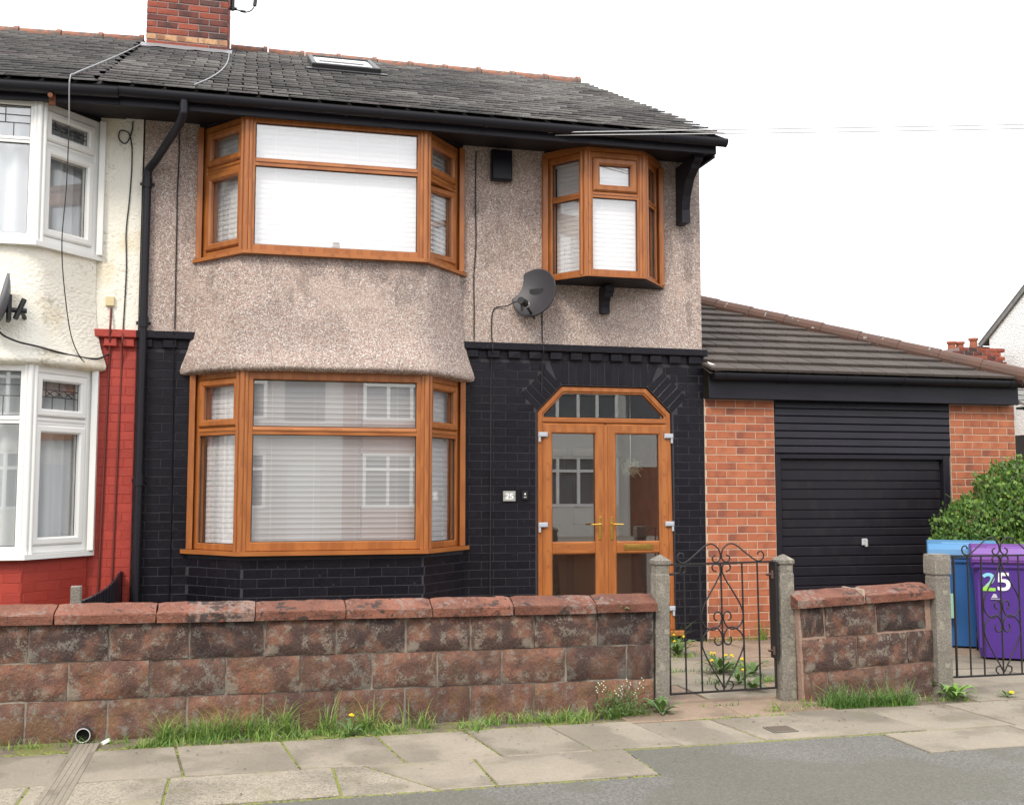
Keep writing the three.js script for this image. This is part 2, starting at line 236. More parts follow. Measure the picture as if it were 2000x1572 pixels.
M.coping = [[233, 0.54], [251, 0.74], [271, 0.6], [289, 0.65]].map(([s, k]) => mat([1, 1, 1], 0.92, { map: copMap(s, k), bumpMap: copBump, bumpScale: 0.007 }));
M.post = mat([1, 1, 1], 0.92, { map: tex(512, 512, (u, v) => { const [d, gap, id] = cells(u, v, 84, 241), n = fbm(u * 4, v * 4, 242, 4, 5); let c = mixc([0.13, 0.118, 0.1], [0.24, 0.22, 0.185], n); c = mixc(c, id > 0.6 ? [0.33, 0.3, 0.26] : [0.1, 0.085, 0.075], 0.45 * step01(0.08, 0.3, gap) * (id > 0.2 ? 1 : 0)); return mixc(c, [0.33, 0.31, 0.24], step01(0.66, 0.74, fbm(u * 9, v * 9, 244, 9, 4)) * 0.5); }, 0.5), bumpMap: copBump, bumpScale: 0.005 });
// paving
const slabMap = (s, agg) => tex(512, 512, (u, v) => {
  const n = fbm(u * 4, v * 4, s, 4, 5), g = vnoise(u * 210, v * 210, s + 3, 210, 210), g2 = vnoise(u * 90, v * 90, s + 4, 90, 90), m = step01(0.6, 0.78, fbm(u * 6, v * 6, s + 7, 6, 4));
  let c = mixc([0.28, 0.242, 0.188], [0.205, 0.176, 0.138], n).map((q) => q * (0.84 + 0.2 * g + 0.12 * g2));
  if (agg) { const [d, gap, id] = cells(u, v, 95, s + 21); c = mixc(c, id > 0.45 ? [0.38, 0.345, 0.27] : [0.15, 0.13, 0.1], 0.5 * step01(0.1, 0.35, gap) * (id > 0.2 ? 1 : 0) * step01(0.35, 0.5, n)); }
  c = mixc(c, [0.19, 0.175, 0.1], m * 0.4); const sp = step01(0.95, 0.98, vnoise(u * 50, v * 50, s + 30, 50, 50)), gum = step01(0.965, 0.985, vnoise(u * 16, v * 16, s + 41, 16, 16)), dirt = step01(0.5, 0.68, fbm(u * 3, v * 3, s + 51, 3, 6)); c = mixc(c, c.map((q) => q * 0.66), dirt * 0.8); c = mixc(c, [0.12, 0.11, 0.1], gum * 0.7); return mixc(c, [0.07, 0.06, 0.05], sp * 0.6);
}, 1.2);
const slabBump = grey((u, v) => 0.5 * fbm(u * 30, v * 30, 251, 30, 4) + 0.5 * vnoise(u * 180, v * 180, 252, 180, 180), 512, 0.9);
M.slab = [[301, false], [317, false], [331, true], [353, false]].map(([s, a], i) => mat([1, 1, 1].map((q) => q * [1, 0.93, 1.05, 1.08][i]), 0.92, { map: slabMap(s, a), bumpMap: slabBump, bumpScale: a ? 0.005 : 0.0025 }));
M.slabPink = mat([1.1, 0.93, 0.86], 0.92, { map: slabMap(371, false), bumpMap: slabBump, bumpScale: 0.003 });
M.slabAgg = M.slab[2];
M.soil = mat([1, 1, 1], 1, { map: tex(512, 512, (u, v) => { const n = fbm(u * 12, v * 12, 381, 12, 5), m = step01(0.42, 0.6, fbm(u * 7, v * 7, 383, 7, 4)), g = vnoise(u * 200, v * 200, 384, 200, 200); return mixc(mixc([0.1, 0.08, 0.055], [0.2, 0.165, 0.12], n), [0.15, 0.16, 0.04], m * 0.85).map((q) => q * (0.7 + 0.6 * g)); }, 1.5), bumpMap: copBump, bumpScale: 0.01 });
M.asphalt = mat([0.86, 0.86, 0.84], 0.9, { map: tex(1024, 1024, (u, v) => { const [d, gap, id] = cells(u, v, 230, 391), n = fbm(u * 5, v * 5, 392, 5, 5), p = step01(0.5, 0.62, fbm(u * 3, v * 3, 395, 3, 4)); let c = mixc([0.125, 0.121, 0.112], [0.17, 0.163, 0.146], n); c = mixc(c, id > 0.72 ? [0.27, 0.26, 0.24] : id < 0.3 ? [0.06, 0.059, 0.057] : [0.14, 0.136, 0.126], 0.45 * step01(0.05, 0.3, gap)); return mixc(c, [0.115, 0.109, 0.084], p * 0.5); }, 2.4), bumpMap: grey((u, v) => 1 - cells(u, v, 230, 391)[0], 1024, 2.4), bumpScale: 0.004 });
M.paving2 = mat([0.22, 0.2, 0.16], 0.95);
// plants
const leafMat = (c, tr = 0.35) => new THREE.MeshPhysicalMaterial({ color: C3(...c), roughness: 0.75, transmission: tr, thickness: 0, side: THREE.DoubleSide });
M.grass = [leafMat([0.17, 0.32, 0.04]), leafMat([0.25, 0.37, 0.06]), leafMat([0.1, 0.22, 0.03]), leafMat([0.34, 0.33, 0.12])];
M.weed = leafMat([0.09, 0.17, 0.03]);
M.weedPale = leafMat([0.16, 0.24, 0.07]);
M.petal = mat([0.8, 0.56, 0.015], 0.7);
M.stem = mat([0.12, 0.18, 0.05], 0.8);
M.bark = mat([0.07, 0.05, 0.035], 0.95);
M.moss = mat([0.1, 0.12, 0.025], 1);
M.cable = mat([0.014, 0.014, 0.015], 0.6);
M.paleCable = mat([0.27, 0.27, 0.28], 0.6);
M.redCable = mat([0.13, 0.02, 0.015], 0.6);
// ---------------------------------------------------------------- brickwork
const brickCache = new Map();
function brickGeo(w, h, d, c, n = 3) { const k = `${Math.round(w * 200)}|${h}|${d}|${c}|${Math.floor(rnd() * n)}`; if (!brickCache.has(k)) brickCache.set(k, cbox(Math.round(w * 200) / 200, h, d, c, c * 0.35)); return brickCache.get(k); }
// courses of bricks on the plane z = 0 of the part `parent` (local axes); cut(y) gives x intervals that stay free
function bricks(parent, x0, x1, y0, y1, mats, { grid = 0, cut = () => [], joint = 0.01, len = 0.225, h = 0.0755, c = 0.004, proud = 0, d = 0.06 } = {}) {
  const rows = Math.floor((y1 - y0) / h + 0.15);
  for (let i = 0; i < rows; i++) {
    const yc = y0 + (i + 0.5) * h, off = grid + (i % 2 ? len / 2 : 0);
    let free = [[x0, x1]];
    for (const [a, b] of cut(yc)) free = free.flatMap(([s, e]) => [[s, Math.min(e, a)], [Math.max(s, b), e]].filter(([p, q]) => q - p > 0.02));
    for (const [s, e] of free) for (let k = Math.floor((s - off) / len); off + k * len < e; k++) {
      const a = Math.max(s, off + k * len), b = Math.min(e, off + (k + 1) * len); if (b - a < 0.03) continue;
      const w = b - a - joint; put(parent, 'brick', brickGeo(w, h - joint, d, c), pick(mats), [(a + b) / 2, yc, proud + (rnd() - 0.5) * 0.002], [0, 0, (rnd() - 0.5) * 0.004]);
    }
  }
}
// ---------------------------------------------------------------- windows
// a window light from plan point A to plan point B (outward is to the right-hand front), glazed above and below a transom
function windowLight(parent, A, B, y0, y1, t0, t1, { frame = 0.055, ml = frame, topSash = false, lowSash = false, lowOpen = false, m = M.oak, mh = M.oakH, name = 'window', lead = 0, curved = 0 } = {}) {
  const dx = B[0] - A[0], dz = B[1] - A[1], W = Math.hypot(dx, dz), g = grp(parent, name, [A[0], y0, A[1]], Math.atan2(-dz, dx)), H = y1 - y0, a = t0 - y0, b = t1 - y0;
  put(g, 'frame', ring(rect(0, W, 0, H), frame, -0.06, 0, 0.006), m);
  const tr = box(frame - 0.004, W - frame + 0.004, a, b, -0.058, -0.004); put(g, 'transom', merge([tr, (() => { const q = new THREE.CylinderGeometry((b - a) * 0.42, (b - a) * 0.42, W - 2 * frame, 8, 1, false, 0, Math.PI); q.rotateZ(Math.PI / 2); q.rotateX(0); q.scale(1, 1, 0.35); q.translate(W / 2, (a + b) / 2, -0.006); return metric(q); })()]), mh);
  const light = (x0, x1, ya, yb, sash, open, leads) => {
    let host = g, px = 0;
    if (sash) {
      const s = grp(g, 'sash', [0, 0, 0]); s.position.set(x1, 0, 0); host = s; px = -x1; if (open) s.rotation.y = open;
      put(s, 'sash_frame', merge([ring(rect(x0 + 0.003 - x1, -0.003, ya + 0.003, yb - 0.003), 0.062, -0.05, 0.018, 0.014)]), m);
      if (open) put(s, 'edge_strip', box(x0 + 0.0005 - x1, x0 + 0.0025 - x1, ya + 0.01, yb - 0.01, -0.05, 0.004), M.whitePlastic);
    }
    const i = sash ? 0.06 : 0, pane = new THREE.BoxGeometry(x1 - x0 - 2 * i, yb - ya - 2 * i, 0.006); pane.translate((x0 + x1) / 2 + px, (ya + yb) / 2, -0.03);
    put(host, 'pane', pane, M.glass);
    put(host, 'glazing_seal', ring(rect(x0 + i + px, x1 - i + px, ya + i, yb - i), 0.006, -0.028, -0.02, 0.001), M.gasket);
    if (leads) {
      const X0 = x0 + i + px, X1 = x1 - i + px, Y0 = ya + i, Y1 = yb - i, w = X1 - X0, h = Y1 - Y0, l = [], q = (xa, ya_, xb, yb_) => l.push(rod([xa, ya_, -0.026], [xb, yb_, -0.026], 0.0035, 5));
      q(X0, Y0 + h * 0.45, X1, Y0 + h * 0.45); q(X0, Y0 + h * 0.7, X1, Y0 + h * 0.7);
      const n = Math.max(2, Math.round(w / 0.13)); for (let k = 1; k < n; k++) { q(X0 + w * k / n, Y0, X0 + w * k / n, Y0 + h * 0.45); q(X0 + w * (k - 0.5) / n, Y0 + h * 0.45, X0 + w * (k - 0.5) / n, Y1); }
      const cx = (X0 + X1) / 2, cy = Y0 + h * 0.575, r = h * 0.125; for (const o of [-0.09, 0, 0.09]) { q(cx + o - 0.045, cy - r, cx + o + 0.045, cy + r); q(cx + o - 0.045, cy + r, cx + o + 0.045, cy - r); }
      put(host, 'lead_came', merge(l), M.lead);
    }
  };
  light(frame, W - frame, b, H - frame, topSash, 0, lead); light(frame, W - frame, frame, a, lowSash, lowOpen, 0);
  return g;
}
// three-sided bay: plan points P0..P3 from left wall to right wall
function bayWindow(house, P, y0, y1, t0, t1, o) {
  windowLight(house, P[0], P[1], y0, y1, t0, t1, { ...o, ...o.left }); windowLight(house, P[1], P[2], y0, y1, t0, t1, { ...o, ...o.mid }); windowLight(house, P[2], P[3], y0, y1, t0, t1, { ...o, ...o.right });
  for (const p of [P[1], P[2]]) { const d = p === P[1] ? -1 : 1, l = []; for (const [ox, oz, r] of [[-0.045, -0.022, 0.02], [-0.012, 0.0, 0.024], [0.022, 0.0, 0.018]]) { const c = new THREE.CylinderGeometry(r, r, y1 - y0, 10); c.translate(p[0] + ox * -d, (y0 + y1) / 2, p[1] + oz - 0.004); l.push(metric(c)); } l.push(box(p[0] - 0.05, p[0] + 0.05, y0, y1, p[1] - 0.09, p[1] - 0.02)); wput(house, 'corner_post', merge(l), o.m || M.oak); }
  for (const [p, s] of [[P[0], 1], [P[3], -1]]) wput(house, 'jamb', rboxAt(Math.min(p[0], p[0] - s * 0.05), Math.max(p[0], p[0] - s * 0.05), y0, y1, -0.06, p[1] + 0.045, 0.004), o.m || M.oak);
}
const offs = (P, d, e = d) => [[P[0][0] - e, P[0][1]], [P[1][0] - d * 0.42, P[1][1] + d], [P[2][0] + d * 0.42, P[2][1] + d], [P[3][0] + e, P[3][1]]];
function slabOn(P, y0, y1, back = 0) {                // prism over a bay plan, closed at z = back
  const Q = [[P[0][0], back], ...P, [P[3][0], back]].filter((p, i, l) => !i || Math.hypot(p[0] - l[i - 1][0], p[1] - l[i - 1][1]) > 1e-4), t = [], n = Q.length;
  for (let i = 0; i < n; i++) { const a = Q[i], b = Q[(i + 1) % n]; t.push(...quad([a[0], y0, a[1]], [b[0], y0, b[1]], [b[0], y1, b[1]], [a[0], y1, a[1]])); if (i > 0 && i < n - 1) { t.push([[Q[0][0], y1, Q[0][1]], [a[0], y1, a[1]], [b[0], y1, b[1]]], [[Q[0][0], y0, Q[0][1]], [b[0], y0, b[1]], [a[0], y0, a[1]]]); } }
  return metric(poly(t));
}
// swept render skirt of a bay between the two storeys; levels are [y, outward offset]
function skirt(P, levels, seed, uvf) {
  const plan = (o) => { const q = offs(P, o, o * 1.1), pts = []; const c = (a, b, d, n) => { for (let k = 0; k <= n; k++) { const t = k / n, u = 1 - t; pts.push([u * u * a[0] + 2 * u * t * b[0] + t * t * d[0], u * u * a[1] + 2 * u * t * b[1] + t * t * d[1]]); } };
    const on = (a, b, d) => { const l = Math.hypot(b[0] - a[0], b[1] - a[1]); return [a[0] + (b[0] - a[0]) * d / l, a[1] + (b[1] - a[1]) * d / l]; };
    for (let k = 0; k < 4; k++) { const e = on(q[1], q[0], 0.12); pts.push([lerp(q[0][0], e[0], k / 4), lerp(q[0][1], e[1], k / 4)]); }
    c(on(q[1], q[0], 0.12), q[1], on(q[1], q[2], 0.2), 6); for (let k = 1; k < 8; k++) { const a = on(q[1], q[2], 0.2), b = on(q[2], q[1], 0.2); pts.push([lerp(a[0], b[0], k / 8), lerp(a[1], b[1], k / 8)]); }
    c(on(q[2], q[1], 0.2), q[2], on(q[2], q[3], 0.12), 6); for (let k = 1; k <= 4; k++) { const s = on(q[2], q[3], 0.12); pts.push([lerp(s[0], q[3][0], k / 4), lerp(s[1], q[3][1], k / 4)]); } return pts; };
  const rows = levels.map(([y, o], j) => plan(o).map(([x, z], i) => { const w = j > 0 && j < levels.length - 1 ? (vnoise(x * 3 + seed, y * 5 + z * 3, seed) - 0.5) * 0.02 : 0; return [x, y + (j === levels.length - 3 || j === levels.length - 2 ? w * 0.8 : 0), z + w]; }));
  const n = rows[0].length, pos = [], uv = [], idx = [];
  rows.forEach((r) => r.forEach(([x, y, z]) => { pos.push(x, y, z); uv.push(...uvf(x, y, z)); }));
  for (let j = 0; j + 1 < rows.length; j++) for (let i = 0; i + 1 < n; i++) { const a = j * n + i, b = a + 1, c = a + n, d = c + 1; idx.push(a, c, b, b, c, d); }
  const g = new THREE.BufferGeometry(); g.setAttribute('position', new THREE.Float32BufferAttribute(pos, 3)); g.setAttribute('uv', new THREE.Float32BufferAttribute(uv, 2)); g.setIndex(idx); g.computeVertexNormals(); return g;
}
// ---------------------------------------------------------------- slated roof
const SL = Math.atan2(2.145, 4.32), sa = Math.sin(SL), ca = Math.cos(SL), EY = 4.655, EZ = 0.62, RLEN = Math.hypot(2.145, 4.32);
const onRoof = (x, s, n = 0) => [x, EY + s * sa + n * ca, EZ - s * ca + n * sa];
const slateCache = [];
function slateGeo(w) { const k = Math.round(w * 50); (slateCache[k] ||= []); if (slateCache[k].length < 5) { const g = cbox(k / 50, 0.31, 0.016, 0.005, 0.0035); slateCache[k].push(g); return g; } return pick(slateCache[k]); }
function slates(roof, x0, x1, toneOf, most) {
  const gauge = 0.2, rows = Math.floor(RLEN / gauge), rest = new Map(), b = baseOf.get(roof); let n = 0;
  for (let r = 0; r <= rows; r++) {
    const off = (r % 2) * 0.125 + (hash(r, 7, 1) - 0.5) * 0.02;
    for (let x = x0 - off; x < x1 - 0.04; x += 0.25) {
      const a = Math.max(x0, x), e = Math.min(x1, x + 0.25); if (e - a < 0.05) continue;
      const s = r * gauge + 0.155 - 0.05 + (rnd() - 0.5) * 0.007; if (s + 0.15 > RLEN + 0.03) continue;
      const w = e - a - R(0.004, 0.014), p = onRoof((a + e) / 2, s, 0.027 + rnd() * 0.002), rot = [SL - Math.PI / 2 - 0.122 + (rnd() - 0.5) * 0.01, 0, (rnd() - 0.5) * 0.012], m = toneOf((a + e) / 2, s);
      if (n < most) { put(roof, 'slate', slateGeo(w), m, [p[0] - b.x, p[1] - b.y, p[2] - b.z], rot); n++; }
      else { const g = slateGeo(w).clone(); g.applyMatrix4(new THREE.Matrix4().compose(V(p[0], p[1], p[2]), new THREE.Quaternion().setFromEuler(new THREE.Euler(...rot)), V(1, 1, 1))); if (!rest.has(m)) rest.set(m, []); rest.get(m).push(g); }
    }
  }
  for (const [m, l] of rest) stuff(wput(roof, 'upper_slates', merge(l), m));
}
function ridgeTiles(roof, x0, x1, m) {
  const top = onRoof(0, RLEN), n = Math.round((x1 - x0) / 0.45), b = baseOf.get(roof);
  for (let i = 0; i < n; i++) {
    const l = (x1 - x0) / n, prof = (r, len, at) => { const g = new THREE.CylinderGeometry(r, r, len, 12, 1, false, 0, Math.PI); g.rotateZ(-Math.PI / 2); g.rotateX(-Math.PI / 2); g.translate(at, 0, 0); return metric(g); };
    const g = merge([prof(0.1, l - 0.012, 0), prof(0.118, 0.05, l / 2 - 0.03)]); g.scale(1, 0.8, 1);
    put(roof, 'ridge_tile', g, m, [x0 + (i + 0.5) * l - b.x, top[1] - 0.015 - b.y + (rnd() - 0.5) * 0.012, top[2] - b.z], [0, 0, (rnd() - 0.5) * 0.012]);
  }
}
function gutterGeo(x0, x1, y, z, r, caps = true) {   // half-round trough
  const sh = new THREE.Shape(); sh.absarc(0, 0, r, Math.PI, 2 * Math.PI, false); sh.lineTo(r, 0.012); sh.lineTo(r - 0.004, 0.012); sh.lineTo(r - 0.004, 0); sh.absarc(0, 0, r - 0.004, 2 * Math.PI, Math.PI, true); sh.lineTo(-r + 0.004, 0.012); sh.lineTo(-r, 0.012); sh.closePath();
  const g = new THREE.ExtrudeGeometry(sh, { depth: x1 - x0, bevelEnabled: false, curveSegments: 12 }); g.rotateY(Math.PI / 2); g.translate(x0, y, z); const l = [metric(g)];
  if (caps) for (const x of [x0, x1 - 0.006]) { const s = new THREE.Shape(); s.absarc(0, 0, r + 0.003, Math.PI, 2 * Math.PI, false); s.closePath(); const c = new THREE.ExtrudeGeometry(s, { depth: 0.006, bevelEnabled: false }); c.rotateY(Math.PI / 2); c.translate(x, y, z); l.push(metric(c)); }
  return merge(l);
}
function roofBody(house, x0, x1, name = 'roof') {
  const roof = grp(house, name, [(x0 + x1) / 2, EY, EZ]), q = [onRoof(x0, -0.03, -0.03), onRoof(x0, RLEN, -0.03), onRoof(x0, RLEN, 0), onRoof(x0, -0.03, 0)];
  const back = (p) => [p[0], p[1], 2 * (EZ - RLEN * ca) - p[2]];
  const X = (p) => [x1, p[1], p[2]], t = [];
  for (const f of [(p) => p, back]) { const Q = q.map(f); for (let i = 0; i < 4; i++) { const a = Q[i], b = Q[(i + 1) % 4]; t.push(...quad(a, b, X(b), X(a))); } t.push(...quad(Q[0], Q[1], Q[2], Q[3]), ...quad(X(Q[3]), X(Q[2]), X(Q[1]), X(Q[0]))); }
  wput(roof, 'roof_deck', metric(poly(t)), M.roofDeck);
  const bs = [onRoof(x0, 0, 0.025), onRoof(x0, RLEN, 0.025)].map(back); wput(roof, 'rear_slope', metric(poly(quad(bs[0], bs[1], X(bs[1]), X(bs[0])))), M.slate[3]);
  return roof;
}
// ---------------------------------------------------------------- number 25: pebbledash over black brick
const GND = 0.0, PARTY = -0.92;
const house = thing('terraced_house', 'pebbledashed end house with black painted brick ground floor and orange-brown window frames', 'house', [1.65, 0, 0]);
const uvPebble = (g) => { const p = g.attributes.position, uv = new Float32Array(p.count * 2); for (let i = 0; i < p.count; i++) { uv[2 * i] = p.getX(i) + (Math.abs(g.attributes.normal.getX(i)) > 0.7 ? p.getZ(i) : 0) - PX0; uv[2 * i + 1] = p.getY(i) - PY0; } g.setAttribute('uv', new THREE.BufferAttribute(uv, 2)); return g; };
const BASE = [[-0.47, 0.03], [-0.035, 0.51], [1.475, 0.51], [1.905, 0.03]], APRON = [[-0.45, 0.03], [-0.04, 0.5], [1.455, 0.5], [1.885, 0.03]];
const LOW = [[-0.43, 0.03], [-0.03, 0.51], [1.47, 0.51], [1.86, 0.03]], UPP = [[-0.41, 0.03], [-0.035, 0.5], [1.45, 0.5], [1.845, 0.03]], ORI = [[2.69, 0.03], [2.965, 0.4], [3.505, 0.4], [3.795, 0.03]];
{
  // rendered upper storey
  const pieces = [[-0.9, -0.44, 2.7, 4.62], [1.87, 2.665, 2.7, 4.62], [3.82, 4.24, 2.7, 4.62], [2.665, 3.82, 2.7, 3.36]].map(([a, b, c, d]) => { const g = new THREE.BoxGeometry(b - a, d - c, 0.16); g.translate((a + b) / 2, (c + d) / 2, -0.06); return uvPebble(g.toNonIndexed()); });
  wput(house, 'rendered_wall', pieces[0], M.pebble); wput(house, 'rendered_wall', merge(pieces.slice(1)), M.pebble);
  const lv = [[3.40, -0.015], [3.34, 0.0], [3.2, 0.0], [3.05, 0.004], [2.9, 0.008], [2.78, 0.018], [2.68, 0.034], [2.6, 0.052], [2.53, 0.074], [2.47, 0.095], [2.43, 0.106], [2.405, 0.102], [2.39, 0.075], [2.385, -0.04]];
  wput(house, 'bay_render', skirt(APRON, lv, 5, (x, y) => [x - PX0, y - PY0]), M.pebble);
  // gable, rear, party walls, floors: closed behind the front
  const gz = -7.4, gt = []; const gp = [[0.018, 2.72], [0.02, 4.6], [-3.7, 6.72], [gz, 4.6], [gz, 0], [-0.1, 0], [-0.1, 2.72]];
  { const s = new THREE.Shape(gp.map(([z, y]) => new THREE.Vector2(z, y))); const g = new THREE.ExtrudeGeometry(s, { depth: 0.2, bevelEnabled: false }); g.rotateY(-Math.PI / 2); g.translate(4.235, 0, 0); wput(house, 'gable_wall', uvPebble(g.toNonIndexed()), M.pebble); }
  wput(house, 'rear_wall', box(PARTY, 4.03, 0, 4.6, gz, gz + 0.2), M.pebblePlain);
  wput(house, 'party_wall', box(PARTY - 0.08, PARTY + 0.02, 0, 4.55, gz, -0.12), M.interior);
  wput(house, 'floor_slab', box(PARTY + 0.03, 4.02, -0.2, 0.02, gz + 0.2, -0.09), M.interior);
  wput(house, 'upper_floor', merge([box(PARTY + 0.03, 4.02, 2.42, 2.66, gz + 0.2, -0.02), slabOn(UPP.map(([x, z]) => [x, z - 0.03]), 2.43, 2.66, -0.02)]), M.interior);
  wput(house, 'ceiling', box(PARTY + 0.03, 4.02, 4.5, 4.56, gz + 0.2, -0.02), M.interior);
  wput(house, 'bay_head', slabOn(APRON.map(([x, z]) => [x, z - 0.005]), 4.548, 4.585, -0.02), M.soffit);
  // black brickwork: backing (the joints), then every brick
  const arch = [[2.596, 0], [3.95, 0], [3.932, 2.138], [3.684, 2.383], [2.834, 2.383], [2.596, 2.138]], O = 0.225;
  const archCut = (y) => { if (y > 2.61) return []; const k = y < 2.138 ? -0.013 : y < 2.297 ? 2.138 - y - 0.0 : y - 2.297 - 0.159; return [[2.596 + (y < 2.138 ? -0.013 : k), 3.932 + (y < 2.138 ? 0.015 : -k)]]; };
  const bw = grp(house, 'black_brick_wall', [0, 0, 0]);
  { const holes = [new THREE.Path([...arch].reverse().map(([x, y]) => new THREE.Vector2(x, y)))]; const s = new THREE.Shape([[PARTY, -0.1], [-0.46, -0.1], [-0.46, 2.72], [PARTY, 2.72]].map(([x, y]) => new THREE.Vector2(x, y))), s2 = new THREE.Shape([[1.9, -0.1], [2.596, -0.1], [2.596, 2.138], [2.834, 2.383], [3.684, 2.383], [3.932, 2.138], [3.95, -0.1], [4.262, -0.1], [4.262, 2.72], [1.9, 2.72]].map(([x, y]) => new THREE.Vector2(x, y)));
    for (const q of [s, s2]) { const e = new THREE.ExtrudeGeometry(q, { depth: 0.1, bevelEnabled: false }); e.translate(0, 0, -0.1035); wput(bw, 'mortar', metric(e), M.blackJoint); } }
  bricks(bw, PARTY, -0.46, -0.06, 2.62, M.black, { grid: -0.03, joint: 0.0065, c: 0.0022 });
  bricks(bw, 1.9, 4.265, -0.06, 2.62, M.black, { grid: 0.05, cut: archCut, joint: 0.0065, c: 0.0022 });
  // arch of soldier bricks over the doors
  const sold = (cx, cy, ang, w = 0.0715) => put(bw, 'arch_brick', brickGeo(w - 0.008, O - 0.012, 0.06, 0.004), pick(M.black), [cx, cy, 0.001], [0, 0, ang]);
  for (let i = 0; i < 12; i++) sold(2.834 + (i + 0.5) * 0.85 / 12, 2.386 + O / 2, 0, 0.85 / 12);
  for (const s of [-1, 1]) for (let i = 0; i < 5; i++) { const t = (i + 0.5) / 5, ex = s < 0 ? lerp(2.834, 2.596, t) : lerp(3.684, 3.932, t), ey = lerp(2.383, 2.138, t), a = -s * Math.PI / 4; sold(ex - Math.sin(a) * O / 2, ey + Math.cos(a) * O / 2 + 0.003, a, 0.068); }
  for (const s of [-1, 1]) for (const q of [0.14, 0.33]) { const a = -s * q * Math.PI / 2 * 0.72, ex = s < 0 ? 2.834 : 3.684; put(bw, 'arch_brick', brickGeo(0.05, O - 0.012, 0.06, 0.003), pick(M.black), [ex - Math.sin(a) * (O / 2 + 0.02), 2.386 + Math.cos(a) * (O / 2 + 0.012), -0.0006 - q * 0.001], [0, 0, a]); }
  // bay base, three faces
  const faces = [[LOW[0], LOW[1]], [LOW[1], LOW[2]], [LOW[2], LOW[3]]], BL = offs(BASE, -0.012, -0.0);
  wput(house, 'bay_base', slabOn(offs(BASE, -0.0155, -0.004), -0.1, 0.875, -0.1), M.blackJoint);
  for (const [a, b] of [[BL[0], BL[1]], [BL[1], BL[2]], [BL[2], BL[3]]]) { const w = Math.hypot(b[0] - a[0], b[1] - a[1]), g = grp(house, 'bay_brick_face', [a[0], 0, a[1]], Math.atan2(a[1] - b[1], b[0] - a[0])); bricks(g, 0, w, -0.06, 0.86, M.black, { grid: 0.02, d: 0.03, joint: 0.0065, c: 0.0022 }); }
  // cornice with dentils
  const cornice = grp(house, 'cornice', [0, 2.6, 0]), led = (a, b) => put(cornice, 'ledge', (() => { const g = rbox(b - a, 0.066, 0.15, 0.006); g.translate((a + b) / 2, 0.124, -0.015); return g; })(), M.black[0]);
  led(-0.925, -0.44); led(1.9, 4.285);
  for (const [a, b] of [[-0.9, -0.5], [1.93, 4.28]]) for (let x = a + 0.05; x < b; x += 0.198) put(cornice, 'dentil', brickGeo(0.115, 0.07, 0.1, 0.005), pick(M.black), [x, 0.052, 0.04]);
  for (const [a, b] of [[-0.92, -0.46], [1.9, 4.262]]) put(cornice, 'frieze', (() => { const g = box(a, b, 0.018, 0.09, -0.1, 0.006); return g; })(), M.black[2]);
  // sills and window bays
  wput(house, 'window_sill', slabOn(offs(LOW, 0.06, 0.098), 0.882, 0.914, -0.02), M.oakH);
  bayWindow(house, LOW, 0.915, 2.395, 1.868, 1.934, { left: { topSash: true }, right: { topSash: true }, mid: { frame: 0.075 } });
  wput(house, 'window_sill', slabOn(offs(UPP, 0.06, 0.075), 3.358, 3.388, -0.02), M.oakH);
  bayWindow(house, UPP, 3.389, 4.545, 4.118, 4.182, { left: { topSash: true, lowSash: true }, right: { topSash: true, lowSash: true, lowOpen: -0.2 }, mid: { frame: 0.06, } });
  wput(house, 'oriel_floor', slabOn(offs(ORI, 0.01, 0.045), 3.322, 3.336, 0.03), M.soffit);
  wput(house, 'window_sill', slabOn(offs(ORI, 0.03, 0.06), 3.337, 3.352, -0.02), M.oakH);
  bayWindow(house, ORI, 3.353, 4.5, 4.075, 4.128, { mid: { topSash: true } });
  wput(house, 'oriel_header', merge([slabOn(offs(ORI, 0.012, 0.046), 4.501, 4.56, -0.02)]), M.oakH);
  // eaves: soffit, fascia, gutter
  const t = []; t.push(...quad([-1.05, 4.59, 0.0], [-1.05, 4.515, 0.56], [4.16, 4.515, 0.56], [4.16, 4.59, 0.0]), ...quad([-1.05, 4.608, 0.0], [4.16, 4.608, 0.0], [4.16, 4.53, 0.56], [-1.05, 4.53, 0.56]));
  wput(house, 'soffit', metric(poly(t)), M.soffit);
  wput(house, 'fascia', rboxAt(-1.05, 4.165, 4.507, 4.655, 0.55, 0.575, 0.003), M.fascia);
  wput(house, 'fascia_end', rboxAt(4.14, 4.165, 4.48, 4.62, 0.05, 0.548, 0.003), M.fascia);
  const gut = wput(house, 'gutter', gutterGeo(-1.05, 4.235, 4.612, 0.635, 0.052), M.gutter);
  for (const x of [-0.2, 0.75, 1.05, 1.95, 2.9, 3.6]) wput(house, 'gutter_joint', gutterGeo(x, x + 0.03, 4.61, 0.635, 0.056, false), M.gutter);
  // timber brackets
  const br = (x, yt, h, d, w) => { const pts = [[0, 0], [d, 0], [d, -0.04], [d * 0.93, -0.055], [d * 0.85, -0.06], [d * 0.8, -0.1], [d * 0.55, -h * 0.3], [d * 0.36, -h * 0.55], [d * 0.3, -h * 0.78], [d * 0.32, -h * 0.8], [d * 0.32, -h], [0, -h]]; const g = extr(pts.reverse(), w, 0.004); g.rotateY(-Math.PI / 2); g.translate(x + w, yt, 0.02); return wput(house, 'bracket', metric(g), M.fascia); };
  br(3.99, 4.52, 0.56, 0.46, 0.085); br(3.2, 3.305, 0.24, 0.2, 0.085);
  // chimney
  const ch = grp(house, 'chimney', [-0.745, 6.2, -3.35]), cw = 0.89;
  put(ch, 'stack', box(-cw / 2 + 0.008, cw / 2 - 0.008, 0, 2.1, -0.52, 0.552), M.chimneyMortar);
  const buff = (i) => i === 3;
